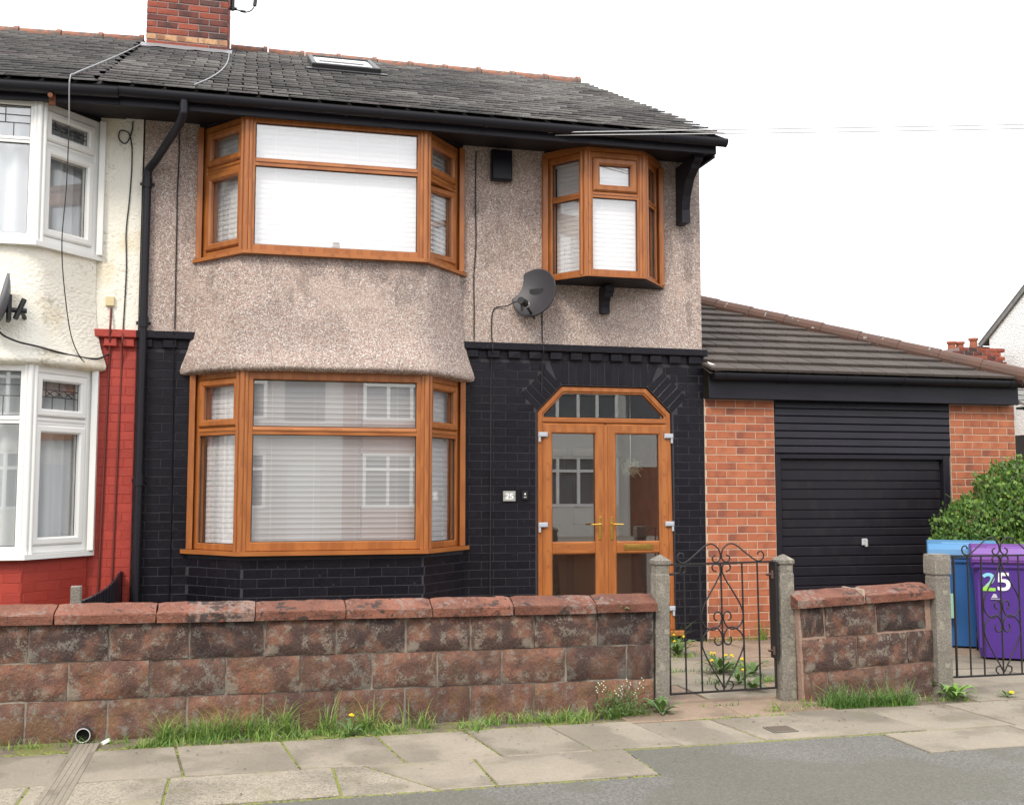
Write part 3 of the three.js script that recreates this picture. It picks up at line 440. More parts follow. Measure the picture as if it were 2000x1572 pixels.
  for (const [turn, w, px, pz, seed] of [[0, cw, -cw / 2, 0.56, 0], [Math.PI / 2, 1.08, cw / 2, 0.56, 1], [-Math.PI / 2, 1.08, -cw / 2, -0.52, 2]]) {
    const f = new THREE.Group(); f.position.set(px, 0, pz); f.rotation.y = turn; f.updateMatrix();
    for (let i = 1; i < 27; i++) for (let x = (i % 2 ? 0 : -0.113), k = 0; x < w - 0.03; x += 0.226, k++) {
      const a = Math.max(0, x), b = Math.min(w, x + 0.226); if (b - a < 0.04) continue;
      const p = V((a + b) / 2, i * 0.0755, 0).applyMatrix4(f.matrix), m = i === 4 && seed === 0 ? M.chimneyBuff : pick(a > w * 0.55 ? [M.chimneyBrick[1], M.chimneyBrick[3], M.chimneyBrick[0]] : [M.chimneyBrick[0], M.chimneyBrick[2], M.chimneyBrick[1], M.chimneyBrick[2]]);
      put(ch, 'brick', brickGeo(b - a - 0.012, 0.0635, 0.05, 0.005), m, [p.x, p.y, p.z], [0, turn, (rnd() - 0.5) * 0.01]);
    }
  }
  put(ch, 'chimney_cap', rboxAt(-cw / 2 - 0.05, cw / 2 + 0.05, 2.1, 2.2, -0.58, 0.62, 0.01), M.chimneyMortar);
  for (const z of [-0.3, 0, 0.3]) { const g = new THREE.CylinderGeometry(0.1, 0.13, 0.4, 14); g.translate(0, 2.4, z); put(ch, 'chimney_pot', g, M.ridge); }
  // lead apron at the foot of the chimney
  { const z1 = -2.79, s1 = (EZ - z1) / ca, a = onRoof(0, s1 + 0.03, 0.07), b = onRoof(0, s1 - 0.16, 0.045), tt = [], N = 10, ww = cw + 0.1; for (let i = 0; i < N; i++) { const xa = -0.745 - ww / 2 + ww * i / N, xb = xa + ww / N, ya = (hash(i, 3) - 0.5) * 0.02, yb = (hash(i + 1, 3) - 0.5) * 0.02; tt.push(...quad([xa, b[1] + ya, b[2]], [xb, b[1] + yb, b[2]], [xb, a[1] + 0.0, z1 + 0.005], [xa, a[1] + 0.0, z1 + 0.005])); } wput(house, 'lead_flashing', metric(poly(tt)), M.leadSheet); }
  // roof
  const roof = roofBody(house, -1.22, 4.215);
  slates(roof, -1.22, 4.215, (x, s) => { const p = fbm(x * 0.9 + 20, s * 0.9 + 20, 411, 512, 3) + (x > 1.6 ? -0.05 : 0.07), r = rnd(); return r < 0.08 ? M.slate[5] : p < 0.42 ? pick([M.slate[4], M.slate[3], M.slate[2]]) : p < 0.52 ? pick([M.slate[3], M.slate[2], M.slate[0], M.slate[2]]) : pick([M.slate[0], M.slate[1], M.slate[2], M.slate[1], M.slate[6]]); }, 299);
  ridgeTiles(roof, -0.29, 4.2, M.ridge);
  // roof window
  { const rw = grp(house, 'roof_window', onRoof(0.97, 2.74, 0.015)); rw.rotation.x = SL - Math.PI / 2; const w = 0.74, h = 1.12;
    put(rw, 'roof_window_frame', ring(rect(-w / 2, w / 2, 0, h), 0.055, 0, 0.095, 0.01), M.blackMetal);
    put(rw, 'sash', ring(rect(-w / 2 + 0.056, w / 2 - 0.056, 0.056, h - 0.056), 0.05, 0.03, 0.075, 0.006), M.whitePlastic);
    put(rw, 'pane', box(-w / 2 + 0.1, w / 2 - 0.1, 0.1, h - 0.1, 0.055, 0.061), M.glass);
    put(rw, 'lower_flashing', box(-w / 2 - 0.06, w / 2 + 0.06, -0.13, -0.002, 0.028, 0.045), M.blackMetal);
    put(rw, 'reveal', box(-w / 2 + 0.06, w / 2 - 0.06, 0.06, h - 0.06, -0.05, -0.03), M.whitePlastic); put(rw, 'upstand', ring(rect(-w / 2 + 0.004, w / 2 - 0.004, 0.004, h - 0.004), 0.05, -0.07, 0.001, 0.002), M.blackMetal); }
  // rainwater pipe
  { const pts = [[-0.55, 4.57, 0.635], [-0.55, 4.47, 0.63], [-0.58, 4.4, 0.57], [-0.8, 4.2, 0.14], [-0.865, 4.13, 0.075], [-0.868, 4.0, 0.065], [-0.87, 0.1, 0.065]];
    const g = []; for (let i = 0; i + 1 < pts.length; i++) { g.push(rod(pts[i], pts[i + 1], 0.034, 12)); const s = new THREE.SphereGeometry(0.034, 12, 8); s.translate(...pts[i + 1]); g.push(s.toNonIndexed()); }
    const pipe = wput(house, 'rainwater_pipe', merge(g), M.gutter); for (const y of [3.98, 2.78, 1.45]) wput(house, 'pipe_collar', merge([rod([-0.869, y, 0.065], [-0.869, y + 0.09, 0.065], 0.042, 12), box(-0.93, -0.81, y + 0.03, y + 0.055, 0.0, 0.03)]), M.gutter); }
}
// ---------------------------------------------------------------- porch doors
{
  const fr = grp(house, 'door_frame', [2.596, 0.08, 0]), L = (pts) => pts.map(([x, y]) => [x - 2.596, y - 0.08]);
  const outline = L([[2.606, 0.1], [3.952, 0.1], [3.925, 2.135], [3.68, 2.376], [2.838, 2.376], [2.604, 2.135]]);
  put(fr, 'outer_frame', ring(outline, 0.05, -0.09, -0.018, 0.008), M.oak);
  put(fr, 'inner_bead', ring(insetPoly(outline, 0.05), 0.014, -0.085, -0.028, 0.004), M.oak);
  put(fr, 'transom', rboxAt(0.05, 1.3, 1.955, 2.005, -0.085, -0.02, 0.01), M.oakH);
  const fan = L([[2.672, 2.09], [3.864, 2.09], [3.648, 2.308], [2.866, 2.308]]), s = new THREE.Shape(fan.map(([x, y]) => new THREE.Vector2(x, y))), gg = new THREE.ExtrudeGeometry(s, { depth: 0.006, bevelEnabled: false }); gg.translate(0, 0, -0.06); put(fr, 'fanlight_pane', gg, M.glass);
  put(fr, 'threshold', rboxAt(-0.03, 1.42, -0.03, 0.02, -0.1, 0.05, 0.006), M.oakH);
  const brass = mat([0.75, 0.5, 0.13], 0.22, { metalness: 1 }), steelw = mat([0.4, 0.43, 0.48], 0.4);
  for (const s of [-1, 1]) {
    const x0 = s < 0 ? 2.655 : 3.278, x1 = s < 0 ? 3.262 : 3.898, d = grp(house, 'porch_door', [x0, 0.12, -0.02]), W = x1 - x0, H = 1.91;
    put(d, 'leaf_frame', ring(rect(0, W, 0, H), 0.095, -0.06, 0.004, 0.012), M.oak);
    put(d, 'mid_rail', rboxAt(0.09, W - 0.09, 0.7, 0.815, -0.058, 0.0, 0.012), M.oakH);
    for (const [a, b] of [[0.09, 0.705], [0.81, H - 0.09]]) { put(d, 'pane', box(0.09, W - 0.09, a, b, -0.036, -0.03), M.glass); put(d, 'glazing_seal', ring(rect(0.094, W - 0.094, a, b), 0.006, -0.03, -0.02, 0.001), M.gasket); }
    if (s < 0) put(d, 'meeting_strip', rboxAt(W - 0.012, W + 0.024, 0.01, H - 0.01, -0.02, 0.012, 0.005), M.oak);
    const hx = s < 0 ? W - 0.055 : 0.045;
    put(d, 'handle', merge([rboxAt(hx - 0.014, hx + 0.014, 0.83, 1.04, 0.004, 0.012, 0.003), rod([hx, 0.975, 0.01], [hx, 0.975, 0.05], 0.008), rod([hx, 0.975, 0.048], [hx + s * 0.1, 0.972, 0.05], 0.008)]), brass);
    for (const y of [1.78, 0.95, 0.16]) { const px = s < 0 ? 0 : W, e = -s; put(d, 'hinge', merge([rboxAt(Math.min(px - e * 0.045, px + e * 0.045), Math.max(px - e * 0.045, px + e * 0.045), y, y + 0.045, 0.004, 0.03, 0.008), rod([px - e * 0.032, y - 0.045, 0.014], [px - e * 0.032, y + 0.045, 0.014], 0.012)]), steelw); }
    if (s > 0) { put(d, 'letter_plate', rboxAt(0.165, 0.455, 0.733, 0.785, 0.001, 0.008, 0.002), brass); put(d, 'letter_flap', rboxAt(0.19, 0.43, 0.745, 0.773, 0.008, 0.012, 0.002), brass); }
  }
  // porch behind the doors
  const po = grp(house, 'porch', [3.27, 0, -0.7]), brown = mat([0.11, 0.045, 0.02], 0.5), brownB = M.chimneyBrick[1];
  put(po, 'porch_wall', merge([box(-0.75, -0.7, 0.02, 2.42, -0.55, 0.59), box(0.7, 0.75, 0.02, 2.42, -0.55, 0.59)]), brownB);
  put(po, 'porch_rear_wall', box(-0.75, 0.75, 0.02, 2.03, -0.6, -0.55), mat([0.16, 0.085, 0.05], 0.8)); put(po, 'pale_rear_panel', box(-0.69, 0.69, 2.032, 2.4, -0.6, -0.56), mat([0.42, 0.47, 0.52], 0.6));  // pale panel added above the rear wall so the porch fanlight looks bright
  put(po, 'porch_ceiling', box(-0.75, 0.75, 2.405, 2.43, -0.6, 0.59), M.interior);
  put(po, 'inner_door', merge([rboxAt(-0.42, 0.42, 0.03, 2.0, -0.55, -0.51, 0.004)]), brown);
  for (const [a, b, c, d2] of [[-0.33, -0.04, 0.12, 0.8], [0.04, 0.33, 0.12, 0.8], [-0.33, -0.04, 1.05, 1.85], [0.04, 0.33, 1.05, 1.85]]) put(po, 'door_panel', rboxAt(a, b, c, d2, -0.515, -0.498, 0.008), mat([0.14, 0.058, 0.025], 0.45));
  put(po, 'inner_handle', rboxAt(-0.38, -0.35, 0.95, 1.15, -0.51, -0.49, 0.004), mat([0.7, 0.7, 0.7], 0.3, { metalness: 0.9 }));
  put(po, 'mat', box(-0.5, 0.5, 0.02, 0.035, -0.4, 0.3), mat([0.05, 0.04, 0.03], 1));
}
// ---------------------------------------------------------------- blinds behind the orange-framed windows
function blind(A, B, y0, y1, label, tilt = 1.12, inset = 0.056, m = M.blind) {
  const dx = B[0] - A[0], dz = B[1] - A[1], W = Math.hypot(dx, dz), t = thing('venetian_blind', label, 'blind', [A[0], y0, A[1]], 'white venetian blinds in the orange-framed windows'); t.rotation.y = Math.atan2(-dz, dx);
  const H = y1 - y0, w = W - 2 * inset, pitch = 0.0435, sg = (() => { const s = []; for (let k = 0; k < 3; k++) { const a = -0.024 + k * 0.016, c = (v) => 0.003 * (1 - (v / 0.024) ** 2); s.push([a, c(a)], ); } const P = [[-0.024, 0], [-0.009, 0.003], [0.009, 0.003], [0.024, 0]], q = []; for (let k = 0; k < 3; k++) { const [a, b] = [P[k], P[k + 1]]; q.push(...quad([-w / 2, a[1], a[0]], [-w / 2, b[1], b[0]], [w / 2, b[1], b[0]], [w / 2, a[1], a[0]])); q.push(...quad([-w / 2, a[1] - 0.002, a[0]], [w / 2, a[1] - 0.002, a[0]], [w / 2, b[1] - 0.002, b[0]], [-w / 2, b[1] - 0.002, b[0]])); } return metric(poly(q)); })();
  for (let y = H - 0.1; y > 0.06; y -= pitch) put(t, 'slat', sg, m, [W / 2, y, -0.092], [tilt + (rnd() - 0.5) * 0.03, 0, (rnd() - 0.5) * 0.0015]);
  put(t, 'head_rail', rboxAt(inset, W - inset, H - 0.075, H - 0.03, -0.115, -0.066, 0.004), m);
  put(t, 'bottom_rail', rboxAt(inset, W - inset, 0.03, 0.05, -0.11, -0.072, 0.004), m);
  const n = w > 0.8 ? 4 : 2; for (let k = 0; k < n; k++) { const x = inset + w * (k + 0.5) / n * 1 + (n === 4 ? 0 : 0); put(t, 'ladder_cord', box(x - 0.0015, x + 0.0015, 0.04, H - 0.05, -0.066, -0.0645), M.cord); }
}
blind(LOW[0], LOW[1], 0.915, 2.395, 'white venetian blind in the left-hand side light of the ground-floor bay', 1.42);
blind(LOW[1], LOW[2], 0.915, 2.395, 'wide white venetian blind in the centre of the ground-floor bay', -1.22);
blind(LOW[2], LOW[3], 0.915, 2.395, 'white venetian blind in the right-hand side light of the ground-floor bay', 1.42);
blind(UPP[0], UPP[1], 3.389, 4.545, 'venetian blind in the left-hand side light of the upper bay', 1.44);
blind(UPP[1], UPP[2], 3.389, 4.545, 'wide white venetian blind in the centre of the upper bay', 1.5);
blind(UPP[2], UPP[3], 3.389, 4.545, 'venetian blind behind the open side light of the upper bay', 1.3, 0.08);
blind(ORI[0], ORI[1], 3.353, 4.5, 'narrow blind in the left-hand light of the small oriel window', 1.47, 0.05);
blind(ORI[1], ORI[2], 3.353, 4.5, 'narrow blind in the middle light of the small oriel window', 1.47, 0.05);
blind(ORI[2], ORI[3], 3.353, 4.5, 'narrow blind in the right-hand light of the small oriel window', 1.47, 0.05);

// ---------------------------------------------------------------- the house next door: cream roughcast over red brick
const next = thing('terraced_house', 'cream rendered house with red painted brick ground floor and white window frames', 'house', [-3.1, 0, 0]);
const NB = [[-3.57, 0.03], [-3.17, 0.5], [-1.665, 0.5], [-1.26, 0.03]];
{
  const X1 = -0.945, X0 = -5.4;
  wput(next, 'rendered_wall', box(-1.27, X1 + 0.03, 2.7, 4.62, -0.14, 0.024), M.cream); wput(next, 'rendered_wall', box(X0, -3.56, 2.7, 4.62, -0.14, 0.024), M.cream);
  const lv = [[3.38, -0.015], [3.33, 0.0], [3.2, 0.0], [3.0, 0.004], [2.85, 0.012], [2.7, 0.03], [2.6, 0.05], [2.52, 0.072], [2.47, 0.088], [2.44, 0.094], [2.41, 0.09], [2.395, 0.06], [2.39, -0.04]];
  wput(next, 'bay_render', skirt(NB, lv, 9, (x, y) => [x, y]), M.cream);
  wput(next, 'rear_wall', box(X0, X1 - 0.06, 0, 4.6, -7.4, -7.2), M.cream);
  wput(next, 'side_wall', box(X0, X0 + 0.15, 0, 4.55, -7.2, -0.15), M.interior);
  wput(next, 'upper_floor', merge([box(X0 + 0.16, X1 - 0.07, 2.42, 2.66, -7.2, -0.02), slabOn(NB.map(([x, z]) => [x, z - 0.03]), 2.43, 2.66, -0.02)]), M.interior);
  wput(next, 'floor_slab', box(X0 + 0.16, X1 - 0.07, -0.2, 0.02, -7.2, -0.09), M.interior);
  wput(next, 'ceiling', box(X0 + 0.16, X1 - 0.07, 4.5, 4.56, -7.2, -0.02), M.interior);
  wput(next, 'bay_head', slabOn(NB.map(([x, z]) => [x, z - 0.005]), 4.53, 4.575, -0.02), M.soffit);
  const bw = grp(next, 'red_brick_wall', [0, 0, 0]);
  wput(bw, 'mortar', box(-1.28, PARTY - 0.003, -0.1, 2.72, -0.1, -0.0022), M.redJoint); wput(bw, 'mortar', box(X0, -3.55, -0.1, 2.72, -0.1, -0.0022), M.redJoint);
  bricks(bw, -1.28, PARTY - 0.003, -0.06, 2.62, M.red, { grid: -0.1, c: 0.0018, joint: 0.0045 }); bricks(bw, X0, -3.55, -0.06, 2.62, M.red, { grid: -0.1, c: 0.0018, joint: 0.0045 });
  const BL = offs(NB, -0.012, 0); wput(next, 'bay_base', slabOn(offs(NB, -0.0142, -0.003), -0.1, 0.875, -0.1), M.redJoint);
  for (const [a, b] of [[BL[0], BL[1]], [BL[1], BL[2]], [BL[2], BL[3]]]) { const w = Math.hypot(b[0] - a[0], b[1] - a[1]), g = grp(next, 'bay_brick_face', [a[0], 0, a[1]], Math.atan2(a[1] - b[1], b[0] - a[0])); bricks(g, 0, w, -0.06, 0.86, M.red, { grid: 0.02, d: 0.03, c: 0.0018, joint: 0.0045 }); }
  const co = grp(next, 'cornice', [0, 2.6, 0]); put(co, 'ledge', (() => { const g = rbox(0.37, 0.066, 0.15, 0.006); g.translate(-1.105, 0.124, -0.015); return g; })(), M.red[0]); for (const x of [-1.13, -0.99]) put(co, 'dentil', brickGeo(0.1, 0.07, 0.1, 0.005), M.red[1], [x, 0.052, 0.04]); put(co, 'frieze', box(-1.27, PARTY - 0.003, 0.018, 0.09, -0.1, 0.005), M.red[2]);
  const o = { m: M.whitePlastic, mh: M.whitePlastic, frame: 0.06, lead: 1 };
  wput(next, 'window_sill', slabOn(offs(NB, 0.06, 0.05), 0.876, 0.916, -0.02), M.whitePlastic);
  bayWindow(next, NB, 0.917, 2.4, 1.93, 1.99, { ...o, left: { topSash: true, lowSash: true }, right: { topSash: true, lowSash: true } });
  wput(next, 'window_sill', slabOn(offs(NB, 0.055, 0.045), 3.335, 3.375, -0.02), M.whitePlastic);
  bayWindow(next, NB, 3.376, 4.53, 4.165, 4.215, { ...o, left: { topSash: true, lowSash: true }, right: { topSash: true, lowSash: true } });
  const t = [...quad([X0, 4.582, 0.0], [X0, 4.515, 0.56], [-1.052, 4.515, 0.56], [-1.052, 4.582, 0.0]), ...quad([X0, 4.6, 0.0], [-1.052, 4.6, 0.0], [-1.052, 4.53, 0.56], [X0, 4.53, 0.56])]; wput(next, 'soffit', metric(poly(t)), M.soffit);
  wput(next, 'fascia', rboxAt(X0, -1.054, 4.507, 4.65, 0.55, 0.574, 0.003), M.fascia);
  wput(next, 'gutter', gutterGeo(X0, -1.054, 4.605, 0.635, 0.058), M.gutter);
  wput(next, 'gutter_bracket', merge([rboxAt(-1.58, -1.53, 4.47, 4.6, 0.576, 0.6, 0.004), rod([-1.56, 4.53, 0.6], [-1.56, 4.53, 0.66], 0.02)]), mat([0.16, 0.06, 0.03], 0.9));
  const roof = roofBody(next, X0, -1.225);
  slates(roof, X0, -1.225, (x, s) => { const p = fbm(x * 1.1 + 50, s * 1.1 + 20, 431, 512, 3); return p > 0.6 ? pick([M.slate[0], M.slate[2]]) : pick([M.slate[3], M.slate[2], M.slate[4], M.slate[5], M.slate[3]]); }, 280);
  ridgeTiles(roof, X0, -1.23, M.ridge);
  // the eaves and roof of the older house sag a little away from the party wall
  const sag = new THREE.Matrix4().makeTranslation(2.05, 4.6, 0).multiply(new THREE.Matrix4().makeRotationZ(0.027)).multiply(new THREE.Matrix4().makeTranslation(-2.05, -4.6, 0));
  for (const o2 of next.children) if (['roof', 'gutter', 'fascia', 'soffit', 'gutter_bracket'].includes(o2.name)) o2.applyMatrix4(sag);
}
function curtain(A, B, y0, y1, label, depth = 0.022) {
  const dx = B[0] - A[0], dz = B[1] - A[1], W = Math.hypot(dx, dz), n = Math.round(W / 0.012), q = [], a = -Math.atan2(dz, dx), z = (i) => -0.13 + depth * Math.sin(i * 0.55 + Math.sin(i * 0.13) * 1.5), x = (i) => 0.07 + (W - 0.14) * i / n;
  for (let i = 0; i < n; i++) q.push(...quad([x(i), 0.03, z(i)], [x(i + 1), 0.03, z(i + 1)], [x(i + 1), y1 - y0 - 0.03, z(i + 1)], [x(i), y1 - y0 - 0.03, z(i)]));
  const g = metric(poly(q)); g.rotateY(a); g.translate(A[0], y0, A[1]); solo('net_curtain', label, 'curtain', g, M.net, 'pale curtains in the white-framed windows');
}
curtain(NB[1], NB[2], 0.917, 2.4, 'pale pleated curtain in the front light of the white ground-floor bay'); curtain(NB[2], NB[3], 0.917, 2.4, 'pale pleated curtain in the right-hand side light of the white ground-floor bay');
curtain(NB[1], NB[2], 3.376, 4.53, 'pale pleated curtain in the front light of the white upper bay'); curtain(NB[2], NB[3], 3.376, 4.53, 'pale pleated curtain in the right-hand side light of the white upper bay', 0.03);
curtain(NB[0], NB[1], 0.917, 2.4, 'pale pleated curtain in the left-hand side light of the white ground-floor bay'); curtain(NB[0], NB[1], 3.376, 4.53, 'pale pleated curtain in the left-hand side light of the white upper bay');

// ---------------------------------------------------------------- garage
const garage = thing('garage', 'low orange brick garage with black up-and-over door and brown tiled roof', 'garage', [6, 0, 0]);
{
  const bw = grp(garage, 'brick_pier', [0, 0, 0]);
  put(bw, 'mortar', merge([box(4.266, 5.003, -0.1, 2.29, -0.2, -0.0045)]), M.garageMortar); bricks(bw, 4.268, 5.003, -0.06, 2.3, M.garageBrick, { grid: 0.04, c: 0.003, joint: 0.009, len: 0.207 });
  const bq = grp(garage, 'brick_pier', [0, 0, 0]); put(bq, 'mortar', box(6.977, 7.753, -0.1, 2.29, -0.2, -0.0045), M.garageMortar); bricks(bq, 6.977, 7.753, -0.06, 2.3, M.garageBrick, { grid: 0.1, c: 0.003, joint: 0.009, len: 0.207 });
  wput(garage, 'side_wall', box(7.64, 7.75, -0.1, 2.29, -6, -0.21), M.garageBrick[0]);
  wput(garage, 'rear_wall', box(4.25, 7.63, -0.1, 2.29, -6.1, -6), M.garageBrick[0]);
  wput(garage, 'floor', box(4.25, 7.63, -0.1, 0.005, -5.99, -0.1), M.paving2);
  // boards over the door
  const bo = grp(garage, 'board_panel', [5.99, 1.76, 0]); put(bo, 'backing', box(-0.982, 0.982, -0.02, 0.53, -0.12, -0.04), M.dark);
  for (let i = 0; i < 7; i++) { const g = rbox(1.962, 0.071, 0.03, 0.006); g.rotateX(-0.16); g.translate(0, 0.008 + (i + 0.5) * 0.0735, -0.012); put(bo, 'board', metric(g, rnd() * 3, rnd() * 3), M.fascia); }
  // door in its frame
  const dr = grp(garage, 'garage_door', [5.985, 0, -0.05]);
  put(dr, 'door_frame', merge([rboxAt(-0.975, -0.915, 0, 1.765, -0.05, 0.045, 0.004), rboxAt(0.905, 0.978, 0, 1.765, -0.05, 0.045, 0.004), rboxAt(-0.914, 0.904, 1.718, 1.765, -0.05, 0.043, 0.004)]), M.fascia);
  put(dr, 'door_skin', box(-0.912, 0.903, 0.02, 1.716, -0.03, -0.012), M.garageDoor);
  const ys = [1.712, 1.606, 1.5, 1.415, 1.319, 1.211, 1.125, 1.038, 0.955, 0.86, 0.762, 0.665, 0.57, 0.475, 0.38, 0.285, 0.19, 0.095, 0.025];
  for (let i = 0; i + 1 < ys.length; i++) { const h = ys[i] - ys[i + 1] - 0.009, g = cbox(1.79, h, 0.02, 0.006, 0); put(dr, 'panel', metric(g, rnd(), rnd()), M.garageDoor, [-0.004, (ys[i] + ys[i + 1]) / 2, -0.0005 + (i % 2 ? 0.003 : 0)]); }
  put(dr, 'door_handle', merge([rboxAt(-0.03, 0.03, 0.865, 0.93, 0.003, 0.016, 0.004), rboxAt(-0.006, 0.016, 0.85, 0.92, 0.016, 0.05, 0.005)]), mat([0.7, 0.7, 0.7], 0.3, { metalness: 0.6 }));
  // eaves
  wput(garage, 'fascia', rboxAt(4.268, 7.72, 2.283, 2.5, 0.08, 0.108, 0.003), M.fascia);
  wput(garage, 'soffit', box(4.268, 7.7, 2.284, 2.3, -0.1, 0.079), M.soffit);
  wput(garage, 'gutter', gutterGeo(4.28, 7.73, 2.508, 0.168, 0.055), M.gutter);
  for (const x of [4.4, 5.04, 5.68, 6.32, 6.92, 7.55]) wput(garage, 'gutter_strap', merge([gutterGeo(x, x + 0.022, 2.509, 0.168, 0.06, false), rboxAt(x - 0.02, x + 0.035, 2.45, 2.5, 0.106, 0.12, 0.003)]), M.gutter);
  // tiled roof, hipped at the right-hand end
  const A = Math.atan(0.44), s2 = Math.sin(A), c2 = Math.cos(A), at = (x, s, n = 0) => [x, 2.525 + s * s2 + n * c2, 0.2 - s * c2 + n * s2], XR = 7.73;
  const roof = grp(garage, 'tiled_roof', at(6, 0)), rb = baseOf.get(roof), gauge = 0.272;
  { const p = [at(4.236, -0.02, -0.01), at(XR, -0.02, -0.01), at(4.236, 3.5 / c2, -0.01)], back = [XR, p[1][1], -6.2], top = [p[2][0], p[2][1], -6.2]; wput(roof, 'roof_deck', metric(poly([[p[0], p[1], p[2]], [p[1], back, p[2]], [back, top, p[2]]])), M.tile[0]); }
  for (let r = 0; r < 14; r++) for (let x = 4.236 - (r % 2 ? 0.133 : 0); x < XR; x += 0.266) {
    const s = r * gauge + 0.16 - 0.03, lim = XR - (r * gauge + 0.14) * c2 - 0.02, a = Math.max(4.24, x), b = Math.min(lim, x + 0.266); if (b - a < 0.05) continue;
    const p = at((a + b) / 2, s, 0.036), g = brickGeo(b - a - 0.004, 0.32, 0.026, 0.004); put(roof, 'roof_tile', g, pick(M.tile), [p[0] - rb.x, p[1] - rb.y, p[2] - rb.z], [A - Math.PI / 2 - 0.108 + (rnd() - 0.5) * 0.008, 0, (rnd() - 0.5) * 0.006]);
  }
  const e0 = V(...at(XR - 0.01, 0.0, 0.01)), e1 = V(4.24, at(0, 3.49 / c2, 0.01)[1], at(0, 3.49 / c2)[2]), dir = e1.clone().sub(e0), len = dir.length(), nT = 12; dir.normalize();
  for (let i = 0; i < nT; i++) { const g = new THREE.CylinderGeometry(0.122, 0.11, len / nT + 0.02, 14); g.rotateZ(Math.PI / 2); g.scale(1, 0.8, 1); const q = flat(metric(g, i * 0.37, i * 0.21)); const c = e0.clone().addScaledVector(dir, (i + 0.5) * len / nT); const up = V(0, 1, 0), xx = dir.clone(), zz = xx.clone().cross(up).normalize(), yy = zz.clone().cross(xx).normalize(); q.applyMatrix4(new THREE.Matrix4().makeBasis(xx, yy, zz)); q.translate(c.x, c.y + 0.025, c.z); const m2 = wput(roof, 'hip_tile', q, M.hipTile); }
  wput(garage, 'lead_flashing', metric(poly([[[4.285, 2.535, 0.235], [4.42, 2.545, 0.225], [4.285, 2.64, 0.05]], [[4.285, 2.53, 0.22], [4.285, 2.64, 0.04], [4.42, 2.54, 0.21]]])), mat([0.7, 0.7, 0.7], 0.6));
  wput(garage, 'hip_hook', tube([[7.75, 2.58, 0.2], [7.77, 2.62, 0.22], [7.8, 2.65, 0.23], [7.83, 2.62, 0.23], [7.81, 2.59, 0.23]], 0.006), M.paleCable);
}
let textGeo;
// ---------------------------------------------------------------- fittings on the fronts
function dish(at, yaw, tiltUp, r, label, arm, mtl) {
  const t = thing('satellite_dish', label, 'satellite dish', at), g = new THREE.Group(); t.rotation.y = yaw;
  const prof = []; for (let k = 0; k <= 10; k++) { const q = k / 10 * r; prof.push(new THREE.Vector2(q, 0.55 * q * q / r * 0.42)); } prof.push(new THREE.Vector2(r + 0.008, prof[10].y + 0.004), new THREE.Vector2(r + 0.008, prof[10].y - 0.014)); for (let k = 10; k >= 0; k--) { const q = k / 10 * r; prof.push(new THREE.Vector2(q, 0.55 * q * q / r * 0.42 - 0.012)); }
  const L = new THREE.LatheGeometry(prof, 40); L.rotateX(Math.PI / 2); L.scale(0.94, 1.04, 1); L.rotateX(-tiltUp); put(t, 'reflector', metric(L.toNonIndexed()), mtl, [0, 0, 0.12]);
  const ly = -0.16 + 0.02, lz = 0.12 + r * 1.25;
  put(t, 'feed_arm', rod([0, -r * 0.98, 0.16], [0, -0.1, lz - 0.02], 0.011), M.iron);
  put(t, 'receiver_head', merge([rod([0, -0.115, lz - 0.06], [0, -0.1, lz + 0.04], 0.034, 14), rod([0, -0.135, lz + 0.01], [0, -0.19, lz + 0.005], 0.014)]), M.iron);
  put(t, 'feed_cap', rod([0, -0.118, lz - 0.072], [0, -0.117, lz - 0.058], 0.034, 14), mat([0.75, 0.75, 0.75], 0.4));
  put(t, 'wall_mount', merge([rod([0, -0.05, -0.02], [0, -0.05, 0.13], 0.02), rboxAt(-0.07, 0.07, -0.14, 0.06, 0.09, 0.12, 0.004)]), M.iron); return t;
}
dish([2.64, 3.2, 0.02], -0.72, 0.3, 0.225, 'dark grey satellite dish on the pebbledash beside the small oriel window', 1, mat([0.035, 0.034, 0.042], 0.5));
const nd = dish([-1.69, 2.84, 0.66], -1.3, 0.2, 0.21, 'satellite dish seen edge-on on the cream wall', 1, mat([0.12, 0.125, 0.14], 0.5)); put(nd, 'wall_arm', merge([rod([0, -0.05, 0.02], [-0.19, -0.09, -0.03], 0.016), rod([0.02, -0.12, 0.06], [0.0, 0.04, 0.0], 0.02)]), M.iron);
